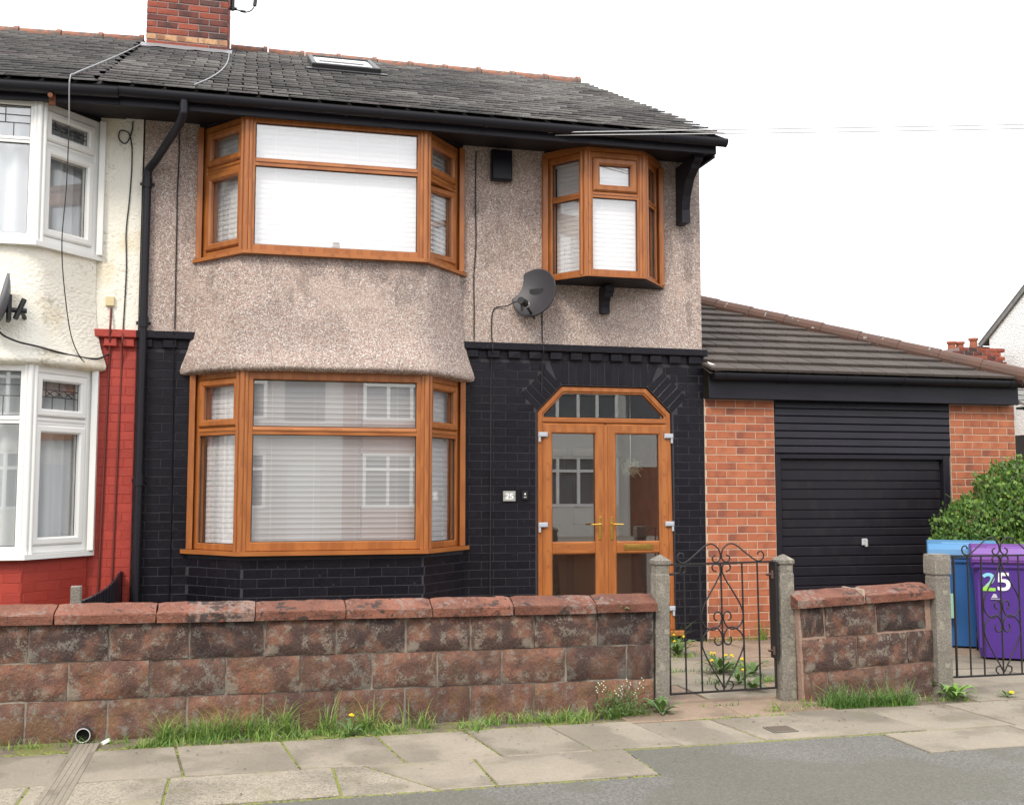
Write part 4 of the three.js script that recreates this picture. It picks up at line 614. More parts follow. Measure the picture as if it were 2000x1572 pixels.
{
  const a = thing('alarm_box', 'black alarm box on the pebbledash under the eaves', 'alarm box', [2.24, 4.26, 0.02]); put(a, 'cover', (() => { const g = rbox(0.195, 0.285, 0.085, 0.012); g.translate(0, 0.145, 0.045); return g; })(), M.black[0]); put(a, 'backplate', box(-0.09, 0.09, 0.01, 0.28, 0, 0.004), M.dark);
  const font = await new FontLoader().loadAsync('fonts/droid/droid_sans_bold.typeface.json');
  const text = (s, size, d = 0.002) => { const g = new TextGeometry(s, { font, size, depth: d, curveSegments: 5, bevelEnabled: false }); g.computeBoundingBox(); const c = g.boundingBox.getCenter(V(0, 0, 0)); g.translate(-c.x, -c.y, 0); return g; };
  const n = thing('house_number_plate', 'square grey plate reading 25 on the black brick beside the porch door', 'number plate', [2.33, 1.31, 0.004]); put(n, 'plate', (() => { const g = rbox(0.116, 0.092, 0.012, 0.003); g.translate(0, 0.046, 0.008); return g; })(), mat([0.42, 0.43, 0.4], 0.35, { metalness: 0.4 })); put(n, 'numerals', (() => { const g = text('25', 0.052); g.translate(0, 0.046, 0.0135); return g; })(), mat([0.85, 0.85, 0.85], 0.4)); for (const x of [-0.05, 0.05]) put(n, 'screw', rod([x, 0.046, 0.013], [x, 0.046, 0.017], 0.004), M.iron);
  const d = thing('doorbell', 'small black doorbell next to the house number plate', 'doorbell', [2.475, 1.325, 0.004]); put(d, 'housing', (() => { const g = rbox(0.055, 0.075, 0.02, 0.005); g.translate(0, 0.0375, 0.012); return g; })(), M.iron); put(d, 'push_button', rod([0, 0.05, 0.02], [0, 0.05, 0.027], 0.008, 12), mat([0.8, 0.8, 0.8], 0.3)); put(d, 'bell_label', box(-0.01, 0.012, 0.018, 0.026, 0.022, 0.0235), mat([0.5, 0.5, 0.5], 0.4));
  put(n, 'backboard', box(-0.07, 0.2, -0.004, 0.1, -0.001, 0.002), M.black[2]);
  textGeo = text;
}
{
  const ae = thing('television_aerial', 'black mast and looped cable fixed to the side of the chimney', 'aerial', [-0.26, 6.55, -3.0]);
  put(ae, 'mast', rod([0, 0.4, 0.1], [0, 2.4, 0.1], 0.025), M.iron); put(ae, 'wall_bracket', merge([rod([-0.06, 0.42, 0.1], [0.05, 0.42, 0.1], 0.02), rod([-0.06, 0.9, 0.1], [0.05, 0.9, 0.1], 0.02)]), M.iron);
  put(ae, 'looped_cable', tube([[0.02, 0.42, 0.1], [0.1, 0.4, 0.1], [0.18, 0.4, 0.1], [0.24, 0.46, 0.1], [0.26, 0.58, 0.1], [0.27, 0.8, 0.1], [0.28, 1.6, 0.1], [0.2, 2.3, 0.1]], 0.008, 60), M.cable); put(ae, 'connector', merge([rod([0.09, 0.4, 0.1], [0.15, 0.398, 0.1], 0.016), rod([0.25, 0.48, 0.1], [0.265, 0.66, 0.1], 0.022)]), M.iron);
  const st = thing('aerial_stay', 'thin metal stay running off the top of the chimney', 'stay', [-1.2, 7.0, -2.9]); put(st, 'rod', rod([0, 0, 0], [-0.5, 0.75, 0], 0.014), M.iron);
}
const cable = (label, pts, m = M.cable, r = 0.0055, name = 'cable') => solo(name, label, 'cable', tube(pts, r, pts.length * 10, 5), m, 'cables on the house fronts');
const drop = (x, ya, yb, z = 0.03, w = 0.012) => { const l = [], n = Math.max(3, Math.round((ya - yb) / 0.3)); for (let i = 0; i <= n; i++) l.push([x + (rnd() - 0.5) * w, lerp(ya, yb, i / n), z]); return l; };
cable('black cable running down the pebbledash between the downpipe and the big upper bay', drop(-0.62, 4.56, 2.78));
cable('black cable down the pebbledash below the alarm box', drop(2.0, 4.54, 2.78, 0.03, 0.02));
cable('cable from the satellite dish down the black brick wall', [[2.42, 3.06, 0.36], [2.36, 3.12, 0.18], [2.3, 3.1, 0.05], [2.19, 3.08, 0.028], [2.165, 3.02, 0.028], [2.16, 2.8, 0.03], [2.16, 2.7, 0.07], [2.16, 2.6, 0.02], [2.155, 1.4, 0.012], [2.15, 0.2, 0.012]]);
cable('cable dropping from behind the dish to the porch arch', [[2.64, 3.05, 0.03], [2.642, 2.8, 0.03], [2.642, 2.7, 0.07], [2.642, 2.58, 0.02], [2.64, 2.3, 0.012]]);
cable('thin dark cable on the black pier beside the downpipe', [[-0.62, 2.76, 0.065], [-0.62, 2.6, 0.03], [-0.61, 1.4, 0.012], [-0.61, 0.1, 0.012]], M.black[0]);
cable('black cable with a coiled loop on the cream wall', [[-1.0, 4.56, 0.035], [-1.01, 4.46, 0.035], [-1.06, 4.36, 0.035], [-1.11, 4.4, 0.038], [-1.1, 4.47, 0.04], [-1.04, 4.46, 0.042], [-1.01, 4.38, 0.036], [-1.0, 4.2, 0.033], [-1.01, 3.9, 0.033], [-1.03, 3.6, 0.033], [-1.02, 3.3, 0.033], [-1.03, 2.78, 0.033]]);
cable('dark cable running down the red brick beside the downpipe', [[-1.03, 2.78, 0.03], [-1.03, 2.66, 0.075], [-1.035, 2.56, 0.02], [-1.05, 1.6, 0.014], [-1.07, 0.1, 0.014]], M.redCable, 0.008);
cable('thick dark cable on the red brick nearest the white window', [[-1.13, 2.94, 0.035], [-1.13, 2.76, 0.07], [-1.135, 2.6, 0.02], [-1.15, 1.7, 0.016], [-1.17, 0.6, 0.016], [-1.18, 0.1, 0.016]], M.redCable, 0.01);
cable('grey cable lying on the roof slates up to the chimney foot', [[-1.42, 4.3, 0.6], [-1.41, 4.66, 0.7], onRoof(-1.4, 0.08, 0.05), onRoof(-1.34, 1.2, 0.05), onRoof(-1.28, 2.4, 0.05), onRoof(-1.22, 3.6, 0.06)], M.paleCable, 0.006);
cable('grey cable hanging from the gutter over the cream bay', [[-1.42, 4.3, 0.6], [-1.43, 3.8, 0.57], [-1.45, 3.36, 0.56], [-1.44, 3.0, 0.42], [-1.38, 2.6, 0.3], [-1.3, 2.45, 0.2], [-1.2, 2.42, 0.03]], M.cable, 0.0045);
cable('pale cable curving down the slates right of the chimney', [onRoof(-0.28, 3.7, 0.06), onRoof(-0.27, 2.7, 0.05), onRoof(-0.3, 1.6, 0.05), onRoof(-0.38, 0.7, 0.05), onRoof(-0.48, 0.02, 0.05)], M.paleCable, 0.006);
cable('black cable along the lower edge of the cream bay', [[-1.92, 2.75, 0.6], [-1.86, 2.62, 0.62], [-1.75, 2.56, 0.62], [-1.6, 2.53, 0.55], [-1.4, 2.5, 0.3], [-1.22, 2.5, 0.1], [-1.14, 2.55, 0.02]], M.cable, 0.008);
solo('junction_box', 'small cream junction box on the cream wall', 'junction box', rboxAt(-1.175, -1.105, 2.955, 3.035, 0.024, 0.055, 0.004), mat([0.62, 0.52, 0.3], 0.5));
for (const [k, lab] of [[0, 'upper telephone wire leaving the right-hand eaves'], [1, 'lower telephone wire leaving the right-hand eaves']]) solo('telephone_wire', lab, 'wire', tube([[2.55 + k * 0.06, 4.575 - k * 0.02, 0.585], [4.13, 4.53 - k * 0.035, 1.2], [6.0, 4.455 - k * 0.035, 2.0], [9.0, 4.36 - k * 0.035, 3.3]], 0.005, 60, 6), mat([0.45, 0.45, 0.46], 0.6), 'telephone wires');
{ // dried bunch hanging inside the porch
  const t = thing('hanging_bunch', 'pale spiky dried bunch hanging behind the right-hand porch door glass', 'ornament', [3.62, 1.55, -0.3]), l = []; for (let i = 0; i < 260; i++) { const a = V(R(-1, 1), R(-1, 0.8), R(-1, 1)), p = [a.x * 0.075, 0.1 + a.y * 0.08, a.z * 0.06]; l.push(rod(p, [p[0] + R(-0.035, 0.035), p[1] + R(-0.045, 0.02), p[2] + R(-0.03, 0.03)], 0.0018, 4)); }
  put(t, 'twigs', merge(l), mat([0.38, 0.4, 0.28], 0.8)); put(t, 'cord', rod([0, 0.12, 0], [0, 0.85, 0], 0.004, 5), M.cord);
}
// ---------------------------------------------------------------- ground, road, pavement, paths
const sheet = (x0, x1, z0, z1, y) => metric(new THREE.PlaneGeometry(x1 - x0, z1 - z0).rotateX(-Math.PI / 2).translate((x0 + x1) / 2, y, (z0 + z1) / 2));
{
  const gr = put(scene, 'ground', sheet(-150, 150, -150, 150, -0.012), M.soil); gr.userData.kind = 'structure';
  const s = new THREE.Shape([[-80, 4.352], [2.045, 4.352], [2.045, 3.822], [3.625, 3.822], [3.625, 4.275], [80, 4.275], [80, 15.5], [-80, 15.5]].map(([x, z]) => new THREE.Vector2(x, -z))); const g = new THREE.ShapeGeometry(s); g.rotateX(-Math.PI / 2); g.translate(0, -0.006, 0);
  const rd = put(scene, 'road', metric(g), M.asphalt); rd.userData.kind = 'structure';
  const op = put(scene, 'pavement_opposite', box(-80, 80, -0.04, 0.1, 15.5, 19), M.paving2); op.userData.kind = 'structure'; op.name = 'far_pavement';
}
const slabAt = (parent, pts, m, y = 0, th = 0.04) => {    // pts: plan outline (x, z), convex, anticlockwise seen from above
  const b = baseOf.get(parent), cx = pts.reduce((a, p) => a + p[0], 0) / pts.length, cz = pts.reduce((a, p) => a + p[1], 0) / pts.length, q = pts.map(([x, z]) => [x - cx, -(z - cz)]);
  const top = insetPoly(q, 0.011), rim = insetPoly(q, 0.006), t = [], n = q.length, P = (l, yy) => l.map(([x, v]) => [x, yy, -v]), A = P(top, 0), B = P(rim, -0.005), C = P(rim, -th);
  for (let i = 1; i + 1 < n; i++) t.push([A[0], A[i], A[i + 1]], [C[0], C[i + 1], C[i]]); for (let i = 0; i < n; i++) { const j = (i + 1) % n; t.push(...quad(B[i], B[j], A[j], A[i]), ...quad(C[i], C[j], B[j], B[i])); }
  return put(parent, 'paving_slab', metric(poly(t), R(0, 5), R(0, 5)), m, [cx - b.x, y - b.y + (rnd() - 0.5) * 0.006, cz - b.z], [(rnd() - 0.5) * 0.008, 0, (rnd() - 0.5) * 0.008]);
};
const rectSlab = (parent, x0, x1, z0, z1, m, y) => slabAt(parent, [[x0, z1], [x1, z1], [x1, z0], [x0, z0]], m, y);
{
  const pv = structure('pavement', [0, 0, 3.5]);
  const xa = [-4.6, -3.9, -3.2, -2.55, -1.95, -1.4, -0.81, -0.27, 0.3, 0.84, 1.36, 1.87, 2.39, 2.9, 3.43, 3.98, 4.6, 5.25, 5.9, 6.6, 7.3, 8];
  for (let i = 0; i + 1 < xa.length; i++) { const k = xa[i] > 3.4 ? 0.045 : 0, z0 = xa[i] > 2.35 && xa[i] < 3.4 ? 3.22 : 3.16; slabAt(pv, [[xa[i] - k, 3.815], [xa[i + 1] - k, 3.815], [xa[i + 1] - 0.08, z0], [xa[i] - 0.08, z0]], pick([M.slab[0], M.slab[1], M.slab[3], M.slab[0]])); }
  const xb = [-4.6, -3.8, -3.0, -2.3, -1.7, -0.98, -0.34]; for (let i = 0; i + 1 < xb.length; i++) rectSlab(pv, xb[i], xb[i + 1], 3.815, 4.35, i > 3 ? M.slabAgg : pick(M.slab));
  rectSlab(pv, -0.34, 0.46, 3.815, 4.33, M.slabAgg);
  slabAt(pv, [[0.46, 4.345], [0.92, 4.345], [0.62, 3.815], [0.46, 3.815]], M.slabAgg); slabAt(pv, [[0.92, 4.345], [1.2, 4.345], [1.2, 3.815], [0.62, 3.815]], M.slab[0]);
  rectSlab(pv, 1.2, 2.04, 3.815, 4.345, M.slab[3]);
  const xr = [3.64, 4.5, 5.3, 6.1, 6.9, 7.7]; for (let i = 0; i + 1 < xr.length; i++) rectSlab(pv, xr[i], xr[i + 1], 3.815, 4.27, pick([M.slab[0], M.slab[3]]));
  // kerb line of small stones in the strip under the wall stays soil; ribbed gully channel crossing the pavement
  const ch = []; for (let i = 0; i < 5; i++) ch.push(rboxAt(-0.9 + i * 0.027, -0.875 + i * 0.027, -0.02, 0.0038, 2.98, 4.35, 0.002)); const cm = put(pv, 'gully_channel', merge(ch), M.slab[1], [0, 0, -3.5]);
  // stop-tap cover let into a slab
  const cv = thing('stop_tap_cover', 'small rusty square cover let into the pavement before the gate', 'cover', [3.1, 0.002, 3.6]); put(cv, 'lid', rboxAt(-0.065, 0.065, 0, 0.008, -0.06, 0.06, 0.003), mat([0.1, 0.075, 0.055], 0.8)); put(cv, 'rim', ring(rect(-0.078, 0.078, -0.074, 0.074), 0.012, 0, 0.006, 0.001).rotateX(-Math.PI / 2), mat([0.13, 0.12, 0.1], 0.8));
  // garden path behind the gate and drive before the garage
  const gp = structure('garden_path', [3.8, 0, 1.5]);
  rectSlab(gp, 2.3, 3.07, 2.62, 3.2, M.slabPink); rectSlab(gp, 3.07, 3.75, 2.62, 3.2, M.slabPink);
  let z = 2.62; for (const d of [0.52, 0.5, 0.55, 0.5, 0.5]) { let x = 2.0 + R(-0.3, 0); while (x < 5.0) { const w = R(0.55, 0.72); rectSlab(gp, x, Math.min(x + w, 5.02), z - d, z, pick([M.slabPink, M.slabPink, M.slab[0], M.slab[3]])); x += w; } z -= d; }
  const dv = structure('drive', [6.3, 0, 1.5]); z = 3.12; for (const d of [0.5, 0.62, 0.62, 0.62, 0.74]) { let x = 5.02 - (z > 2.9 ? 0.2 : 0); while (x < 8.2) { const w = R(0.7, 1.0); rectSlab(dv, x, x + w, z - d, z, pick([M.slabPink, M.slab[1], M.slabPink, M.slab[3]])); x += w; } z -= d; }
}
// ---------------------------------------------------------------- garden wall
function rock(w, h, d, seed, rough = 0.021) {   // rock-faced block, front about z = 0, uv over the front face
  const nx = Math.max(5, Math.round(w / 0.034)), ny = Math.max(4, Math.round(h / 0.034)), pos = [], uv = [], idx = [];
  const F = (i, j) => { const u = i / nx, v = j / ny, e = Math.min(1, Math.min(u * w, (1 - u) * w, v * h, (1 - v) * h) / 0.035), n = fbm(u * w * 11 + seed * 3.1, v * h * 11 + seed * 1.7, 77, 4096, 3), c = i === 0 || i === nx || j === 0 || j === ny; const jx = c ? (hash(i, j, seed) - 0.5) * 0.006 : 0, jy = c ? (hash(i, j, seed + 5) - 0.5) * 0.006 : 0; return [(u - 0.5) * w + jx, (v - 0.5) * h + jy, -0.012 + sm(e) * 0.011 + (n - 0.42) * rough * 2 * (0.3 + 0.7 * e)]; };
  for (let j = 0; j <= ny; j++) for (let i = 0; i <= nx; i++) { pos.push(...F(i, j)); uv.push(seed % 2 ? 1 - i / nx : i / nx, j / ny); }
  for (let j = 0; j < ny; j++) for (let i = 0; i < nx; i++) { const a = j * (nx + 1) + i, b = a + 1, c = a + nx + 1; idx.push(a, b, c + 1, a, c + 1, c); }
  const edge = []; for (let i = 0; i <= nx; i++) edge.push([i, 0]); for (let j = 1; j <= ny; j++) edge.push([nx, j]); for (let i = nx - 1; i >= 0; i--) edge.push([i, ny]); for (let j = ny - 1; j > 0; j--) edge.push([0, j]);
  const o = pos.length / 3; edge.forEach(([i, j]) => { const p = F(i, j); pos.push(...p, p[0], p[1], -d); uv.push(i / nx, j / ny, i / nx, j / ny); }); edge.forEach((_, k) => { const a = o + k * 2, b = o + ((k + 1) % edge.length) * 2; idx.push(b, a, a + 1, b, a + 1, b + 1); });
  const g = new THREE.BufferGeometry(); g.setAttribute('position', new THREE.Float32BufferAttribute(pos, 3)); g.setAttribute('uv', new THREE.Float32BufferAttribute(uv, 2)); g.setIndex(idx); g.computeVertexNormals(); return g;
}
function copingStone(w, seed) {   // weathered saddle-back stone, along x, base at y = 0, z across
  const prof = [[0.153, 0.003], [0.155, 0.052], [0.15, 0.06], [0.1, 0.077], [0.05, 0.096], [0.012, 0.108], [-0.05, 0.096], [-0.1, 0.077], [-0.15, 0.06], [-0.153, 0.003], [-0.1, 0], [0.1, 0]], nx = Math.max(5, Math.round(w / 0.04)), pos = [], idx = [], n = prof.length;
  for (let i = 0; i <= nx; i++) prof.forEach(([z, y], k) => { const x = (i / nx - 0.5) * w, e = i === 0 || i === nx ? 0.006 : 0, q = k < 10 ? (vnoise(x * 16 + seed, k * 1.3, seed) - 0.5) * 0.006 + (vnoise(x * 50 + seed, k * 2.1, seed + 3) - 0.5) * 0.004 : 0; pos.push(x + (hash(k, i === 0 ? 0 : 1, seed) - 0.5) * (e ? 0.007 : 0), Math.max(0, y - e * (k > 0 && k < 9 ? 1 : 0) + q * (k > 1 && k < 8 ? 1 : 0.3)), z + q * (k < 2 ? 1 : k > 7 && k < 10 ? -1 : 0) - Math.sign(z) * e * (k < 2 || (k > 7 && k < 10) ? 1 : 0)); });
  for (let i = 0; i < nx; i++) for (let k = 0; k < n; k++) { const a = i * n + k, b = i * n + (k + 1) % n, c = a + n, d = b + n; idx.push(a, c, b, b, c, d); }
  for (const i of [0, nx]) for (let k = 1; k + 1 < n; k++) { const a = i * n; i ? idx.push(a, a + k + 1, a + k) : idx.push(a, a + k, a + k + 1); }
  const g = new THREE.BufferGeometry(); g.setAttribute('position', new THREE.Float32BufferAttribute(pos, 3)); g.setIndex(idx); g.computeVertexNormals(); const q = g.toNonIndexed(); q.computeVertexNormals(); return metric(q, seed * 0.37 % 5, seed * 0.71 % 5);
}
function block(w, x0, x1, y0, y1, m, seed, z = 0) { put(w, 'stone_block', rock(x1 - x0 - R(0.009, 0.016), y1 - y0 - R(0.005, 0.011), 0.09, seed), m, [(x0 + x1) / 2, (y0 + y1) / 2, z + 0.118 + R(-0.005, 0.006)], [0, 0, R(-0.006, 0.006)]); }
{
  const w = thing('garden_wall', 'long low wall of sooty red sandstone blocks along the pavement', 'wall', [0.6, 0, 2.74]); w.rotation.z = -0.0062;
  const L = -4.4, E = 2.0;
  put(w, 'mortar_core', box(L, E, -0.06, 0.64, -0.1, 0.098), M.wallMortar);
  const X1 = [-1.185, -0.75, -0.31, 0.12, 0.545, 0.97, 1.38, 1.79, 2.21].map((x) => x - 0.6), X2 = [-0.965, -0.525, -0.095, 0.335, 0.765, 1.17, 1.58, 2.0, 2.415].map((x) => x - 0.6); let seed = 11;
  for (const [X, y0, y1, ms] of [[X1, 0.425, 0.64, M.stoneTop], [X2, 0.208, 0.425, M.stoneMid], [X1, -0.05, 0.208, M.stoneLow]]) { const l = X.slice(); while (l[0] > L) l.unshift(Math.max(L, l[0] - 0.43)); l.push(E); for (let i = 0; i + 1 < l.length; i++) if (l[i + 1] - l[i] > 0.05) block(w, l[i], l[i + 1], y0, y1, pick(ms), seed++); }
  const CX = [-1.05, -0.495, 0.065, 0.6, 1.13, 1.65, 2.195].map((x) => x - 0.6), l = CX.slice(); while (l[0] > L) l.unshift(Math.max(L, l[0] - 0.55)); l.push(E + 0.015);
  for (let i = 0; i + 1 < l.length; i++) put(w, 'coping_stone', copingStone(l[i + 1] - l[i] - 0.008, 31 + i * 7), pick(M.coping), [(l[i] + l[i + 1]) / 2, 0.637 + R(-0.003, 0.003), 0.0], [R(-0.012, 0.012), R(-0.006, 0.006), R(-0.005, 0.005)]);
  const v = thing('garden_wall', 'short stretch of sandstone block wall between the gate post and the drive post', 'wall', [3.64, -0.012, 2.78]); v.rotation.set(0, 0.02, 0.036);
  put(v, 'mortar_core', box(0.01, 1.04, -0.1, 0.63, -0.1, 0.098), mat([0.3, 0.2, 0.155], 0.95, { bumpMap: slateBump, bumpScale: 0.006 }));
  const rows = [[0.425, 0.635, [0.02, 0.2, 0.6, 1.03], M.stoneTop], [0.2, 0.425, [0.02, 0.44, 0.83, 1.04], M.stoneTop], [-0.06, 0.2, [0.02, 0.2, 0.64, 1.04], M.stoneMid]]; for (const [y0, y1, X, ms] of rows) for (let i = 0; i + 1 < X.length; i++) block(v, X[i], X[i + 1] - (X[i] > 0.5 && y0 > 0.4 ? 0.03 : 0), y0 + 0.004, y1 - 0.004, pick(ms), seed++);
  put(v, 'coping_stone', copingStone(0.5, 201), M.coping[0], [0.235, 0.632, 0]); put(v, 'coping_stone', copingStone(0.54, 207), M.coping[2], [0.775, 0.634, 0]); put(v, 'coping_joint', box(0.487, 0.503, 0.64, 0.73, -0.12, 0.135), mat([0.42, 0.33, 0.25], 0.95));
}
// ---------------------------------------------------------------- gate posts and gates
function post(at, s, h, label, cap) {
  const t = thing('gate_post', label, 'gate post', at, 'concrete gate posts'), g = [], A = s / 2, B = A * 1.12;
  const lv = cap ? [[-0.1, A], [h - 0.16, A], [h - 0.155, A * 0.94], [h - 0.145, A * 0.94], [h - 0.135, B], [h - 0.03, B], [h - 0.025, B * 0.97], [h, B * 0.95]] : [[-0.1, A], [h - 0.135, A], [h - 0.12, A * 0.93], [h - 0.065, A * 0.93], [h - 0.06, B], [h - 0.035, B], [h, B * 0.12]];
  const tri = [], N = 3, rowsP = lv.map(([y, r]) => { const o = []; for (const [ax, az, bx, bz] of [[-1, 1, 1, 1], [1, 1, 1, -1], [1, -1, -1, -1], [-1, -1, -1, 1]]) for (let k = 0; k < N; k++) { const c = k === 0 ? 0.96 : 1, x = lerp(ax, bx, k / N), z = lerp(az, bz, k / N), q = 1 + (hash(Math.round(x * 9) + 50, Math.round(z * 9) + Math.round(y * 40), 3) - 0.5) * 0.025; o.push([x * r * c * q, y, z * r * c * q]); } return o; });
  for (let j = 0; j + 1 < lv.length; j++) for (let i = 0; i < rowsP[0].length; i++) { const k = (i + 1) % rowsP[0].length; tri.push(...quad(rowsP[j][i], rowsP[j][k], rowsP[j + 1][k], rowsP[j + 1][i])); }
  const T = rowsP[lv.length - 1]; for (let i = 1; i + 1 < T.length; i++) tri.push([T[0], T[i], T[i + 1]]);
  put(t, 'shaft', metric(poly(tri), rnd() * 3, rnd() * 3), M.post); return t;
}
const p1 = post([2.668, 0, 2.78], 0.1, 0.985, 'pointed concrete post where the long garden wall meets the gate'); p1.rotation.z = -0.012;
const p2 = post([3.583, 0, 2.78], 0.105, 0.975, 'pointed concrete post on the hinge side of the gate'); p2.rotation.z = 0.006;
post([4.725, 0, 2.86], 0.122, 0.965, 'square-topped concrete post beside the drive', true);
put(p2, 'hinge_plate', box(-0.085, -0.066, 0.28, 0.93, -0.045, 0.045), M.iron);
for (const y of [0.84, 0.33]) put(p2, 'hinge_pin', merge([rod([-0.12, y, 0], [-0.05, y, 0], 0.008), rod([-0.085, y - 0.025, 0.01], [-0.085, y + 0.03, 0.01], 0.012)]), mat([0.09, 0.05, 0.04], 0.8));
function gate(at, label) {
  const t = thing('garden_gate', label, 'gate', at, 'wrought iron gates'), H = 0.845, hw = 0.383, r = 0.0055;
  for (const x of [-hw, -0.268, -0.155, 0, 0.155, 0.268, hw]) put(t, Math.abs(x) === hw ? 'stile' : 'bar', rod([x, 0, 0], [x, H, 0], Math.abs(x) === hw ? 0.0085 : 0.006, 6), M.iron);
  put(t, 'bottom_rail', box(-hw - 0.03, hw, -0.006, 0.006, -0.008, 0.008), M.iron); put(t, 'top_rail', box(-hw - 0.03, hw, H - 0.006, H + 0.006, -0.008, 0.008), M.iron);
  const sc = (pts) => { for (const s of [-1, 1]) put(t, 'scroll', tube(pts.map(([x, y]) => [x * s, y, 0.006]), r, pts.length * 6, 5), M.iron); };
  sc([[0.004, 0.79], [0.03, 0.735], [0.09, 0.64], [0.135, 0.56], [0.15, 0.51], [0.145, 0.46], [0.115, 0.42], [0.07, 0.405], [0.03, 0.425], [0.008, 0.47], [0.01, 0.505], [0.035, 0.525], [0.06, 0.505], [0.058, 0.475], [0.04, 0.465]]);
  sc([[0.055, 0.355], [0.062, 0.33], [0.045, 0.305], [0.018, 0.31], [0.006, 0.34], [0.015, 0.385], [0.05, 0.42], [0.095, 0.41], [0.14, 0.365], [0.152, 0.31], [0.135, 0.255], [0.08, 0.15], [0.025, 0.06], [0.004, 0.02]]);
  sc([[0.035, 0.058], [0.06, 0.05], [0.064, 0.022], [0.045, 0.004]].map(([x, y]) => [x, y + 0.006]));
  sc([[0.035, 0.79], [0.06, 0.8], [0.066, 0.825], [0.045, 0.842], [0.012, 0.83], [0.006, 0.79]]);
  sc([[0.04, 0.9], [0.062, 0.885], [0.058, 0.862], [0.035, 0.852], [0.01, 0.87], [0.004, 0.9], [0.02, 0.945], [0.065, 0.975], [0.11, 0.965], [0.17, 0.92], [0.24, 0.868], [0.275, 0.853], [0.305, 0.865], [0.315, 0.895], [0.298, 0.918], [0.275, 0.912], [0.27, 0.895]]);
  return t;
}
const g1 = gate([3.125, 0.078, 2.78], 'black wrought iron scroll gate in front of the porch path'); g1.rotation.z = 0.012;
put(g1, 'latch', merge([rod([-0.41, 0.78, 0], [-0.3, 0.785, 0], 0.008), tube([[-0.3, 0.785, 0.01], [-0.29, 0.83, 0.01], [-0.27, 0.83, 0.01], [-0.262, 0.8, 0.01], [-0.28, 0.785, 0.01]], 0.005)]), M.iron);
for (const y of [0.76, 0.25]) put(g1, 'hinge_strap', rod([hwx(), y, 0.004], [0.33, y, 0.004], 0.007), mat([0.09, 0.05, 0.04], 0.8));
function hwx() { return 0.4; }
gate([5.285, 0.098, 2.8], 'black wrought iron scroll gate in front of the bins');
{ const s = post([6.2, 0, 2.86], 0.122, 0.965, 'square-topped concrete post on the far side of the drive gates', true); gate([5.285 + 0.79, 0.098, 2.8], 'second leaf of the drive gates beside the far post').scale.set(1, 1, 1); s.position.x = 6.56; }
// ---------------------------------------------------------------- wheelie bins
function bin(at, turn, col, label, lidCol) {
  const t = thing('wheelie_bin', label, 'bin', at, 'wheelie bins'); t.rotation.y = turn; const body = mat(col, 0.42), lid = mat(lidCol, 0.38), W = 0.56, D = 0.62, H = 0.84, tri = [];
  const sec = (y, k) => { const w = W / 2 * lerp(0.86, 1, k), z0 = -D * 0.5, z1 = D / 2 * lerp(0.72, 1, k), c = 0.045; return [[-w, z1 - c], [-w + c, z1], [w - c, z1], [w, z1 - c], [w, z0 + c], [w - c, z0], [-w + c, z0], [-w, z0 + c]].map(([x, z]) => [x, y, z]); };
  const S = [sec(0.02, 0), sec(0.3, 0.34), sec(0.6, 0.7), sec(H - 0.08, 0.97)]; for (let j = 0; j < 3; j++) for (let i = 0; i < 8; i++) { const k = (i + 1) % 8; tri.push(...quad(S[j][i], S[j][k], S[j + 1][k], S[j + 1][i])); } for (let i = 1; i < 7; i++) tri.push([S[0][0], S[0][i + 1], S[0][i]]);
  put(t, 'body', metric(poly(tri)), body);
  put(t, 'rim', rboxAt(-W / 2 - 0.012, W / 2 + 0.012, H - 0.085, H - 0.015, -D / 2 - 0.03, D / 2 + 0.02, 0.018), body);
  const lg = extr([[-0.36, 0], [0.335, 0], [0.345, 0.012], [0.34, 0.045], [0.25, 0.085], [0.0, 0.11], [-0.25, 0.1], [-0.36, 0.05]], W + 0.03, 0.014); lg.rotateY(-Math.PI / 2); lg.translate((W + 0.03) / 2, H - 0.012, 0); put(t, 'lid', metric(lg), lid);
  put(t, 'lid_panel', rboxAt(-0.17, 0.17, H + 0.07, H + 0.1, 0.02, 0.2, 0.012), lid);
  put(t, 'lid_lip', rboxAt(-W / 2 - 0.016, W / 2 + 0.016, H - 0.035, H + 0.006, D / 2 - 0.02, D / 2 + 0.045, 0.012), lid);
  put(t, 'handle_bar', rod([-W / 2 + 0.06, H + 0.02, -D / 2 - 0.075], [W / 2 - 0.06, H + 0.02, -D / 2 - 0.075], 0.016), body);
  for (const s of [-1, 1]) { const w = new THREE.CylinderGeometry(0.1, 0.1, 0.045, 20); w.rotateZ(Math.PI / 2); put(t, 'wheel', w.toNonIndexed(), M.iron, [s * (W / 2 - 0.05), 0.1, -D / 2 - 0.03]); }
  for (const s of [-1, 1]) put(t, 'front_rib', rboxAt(s * W * 0.43 - 0.011, s * W * 0.43 + 0.011, 0.1, H - 0.1, D / 2 * 0.8, D / 2 * 0.9, 0.004), body);
  return t;
}
const slope = Math.atan2(0.62 / 2 * 0.28 * 0.97, 0.76);
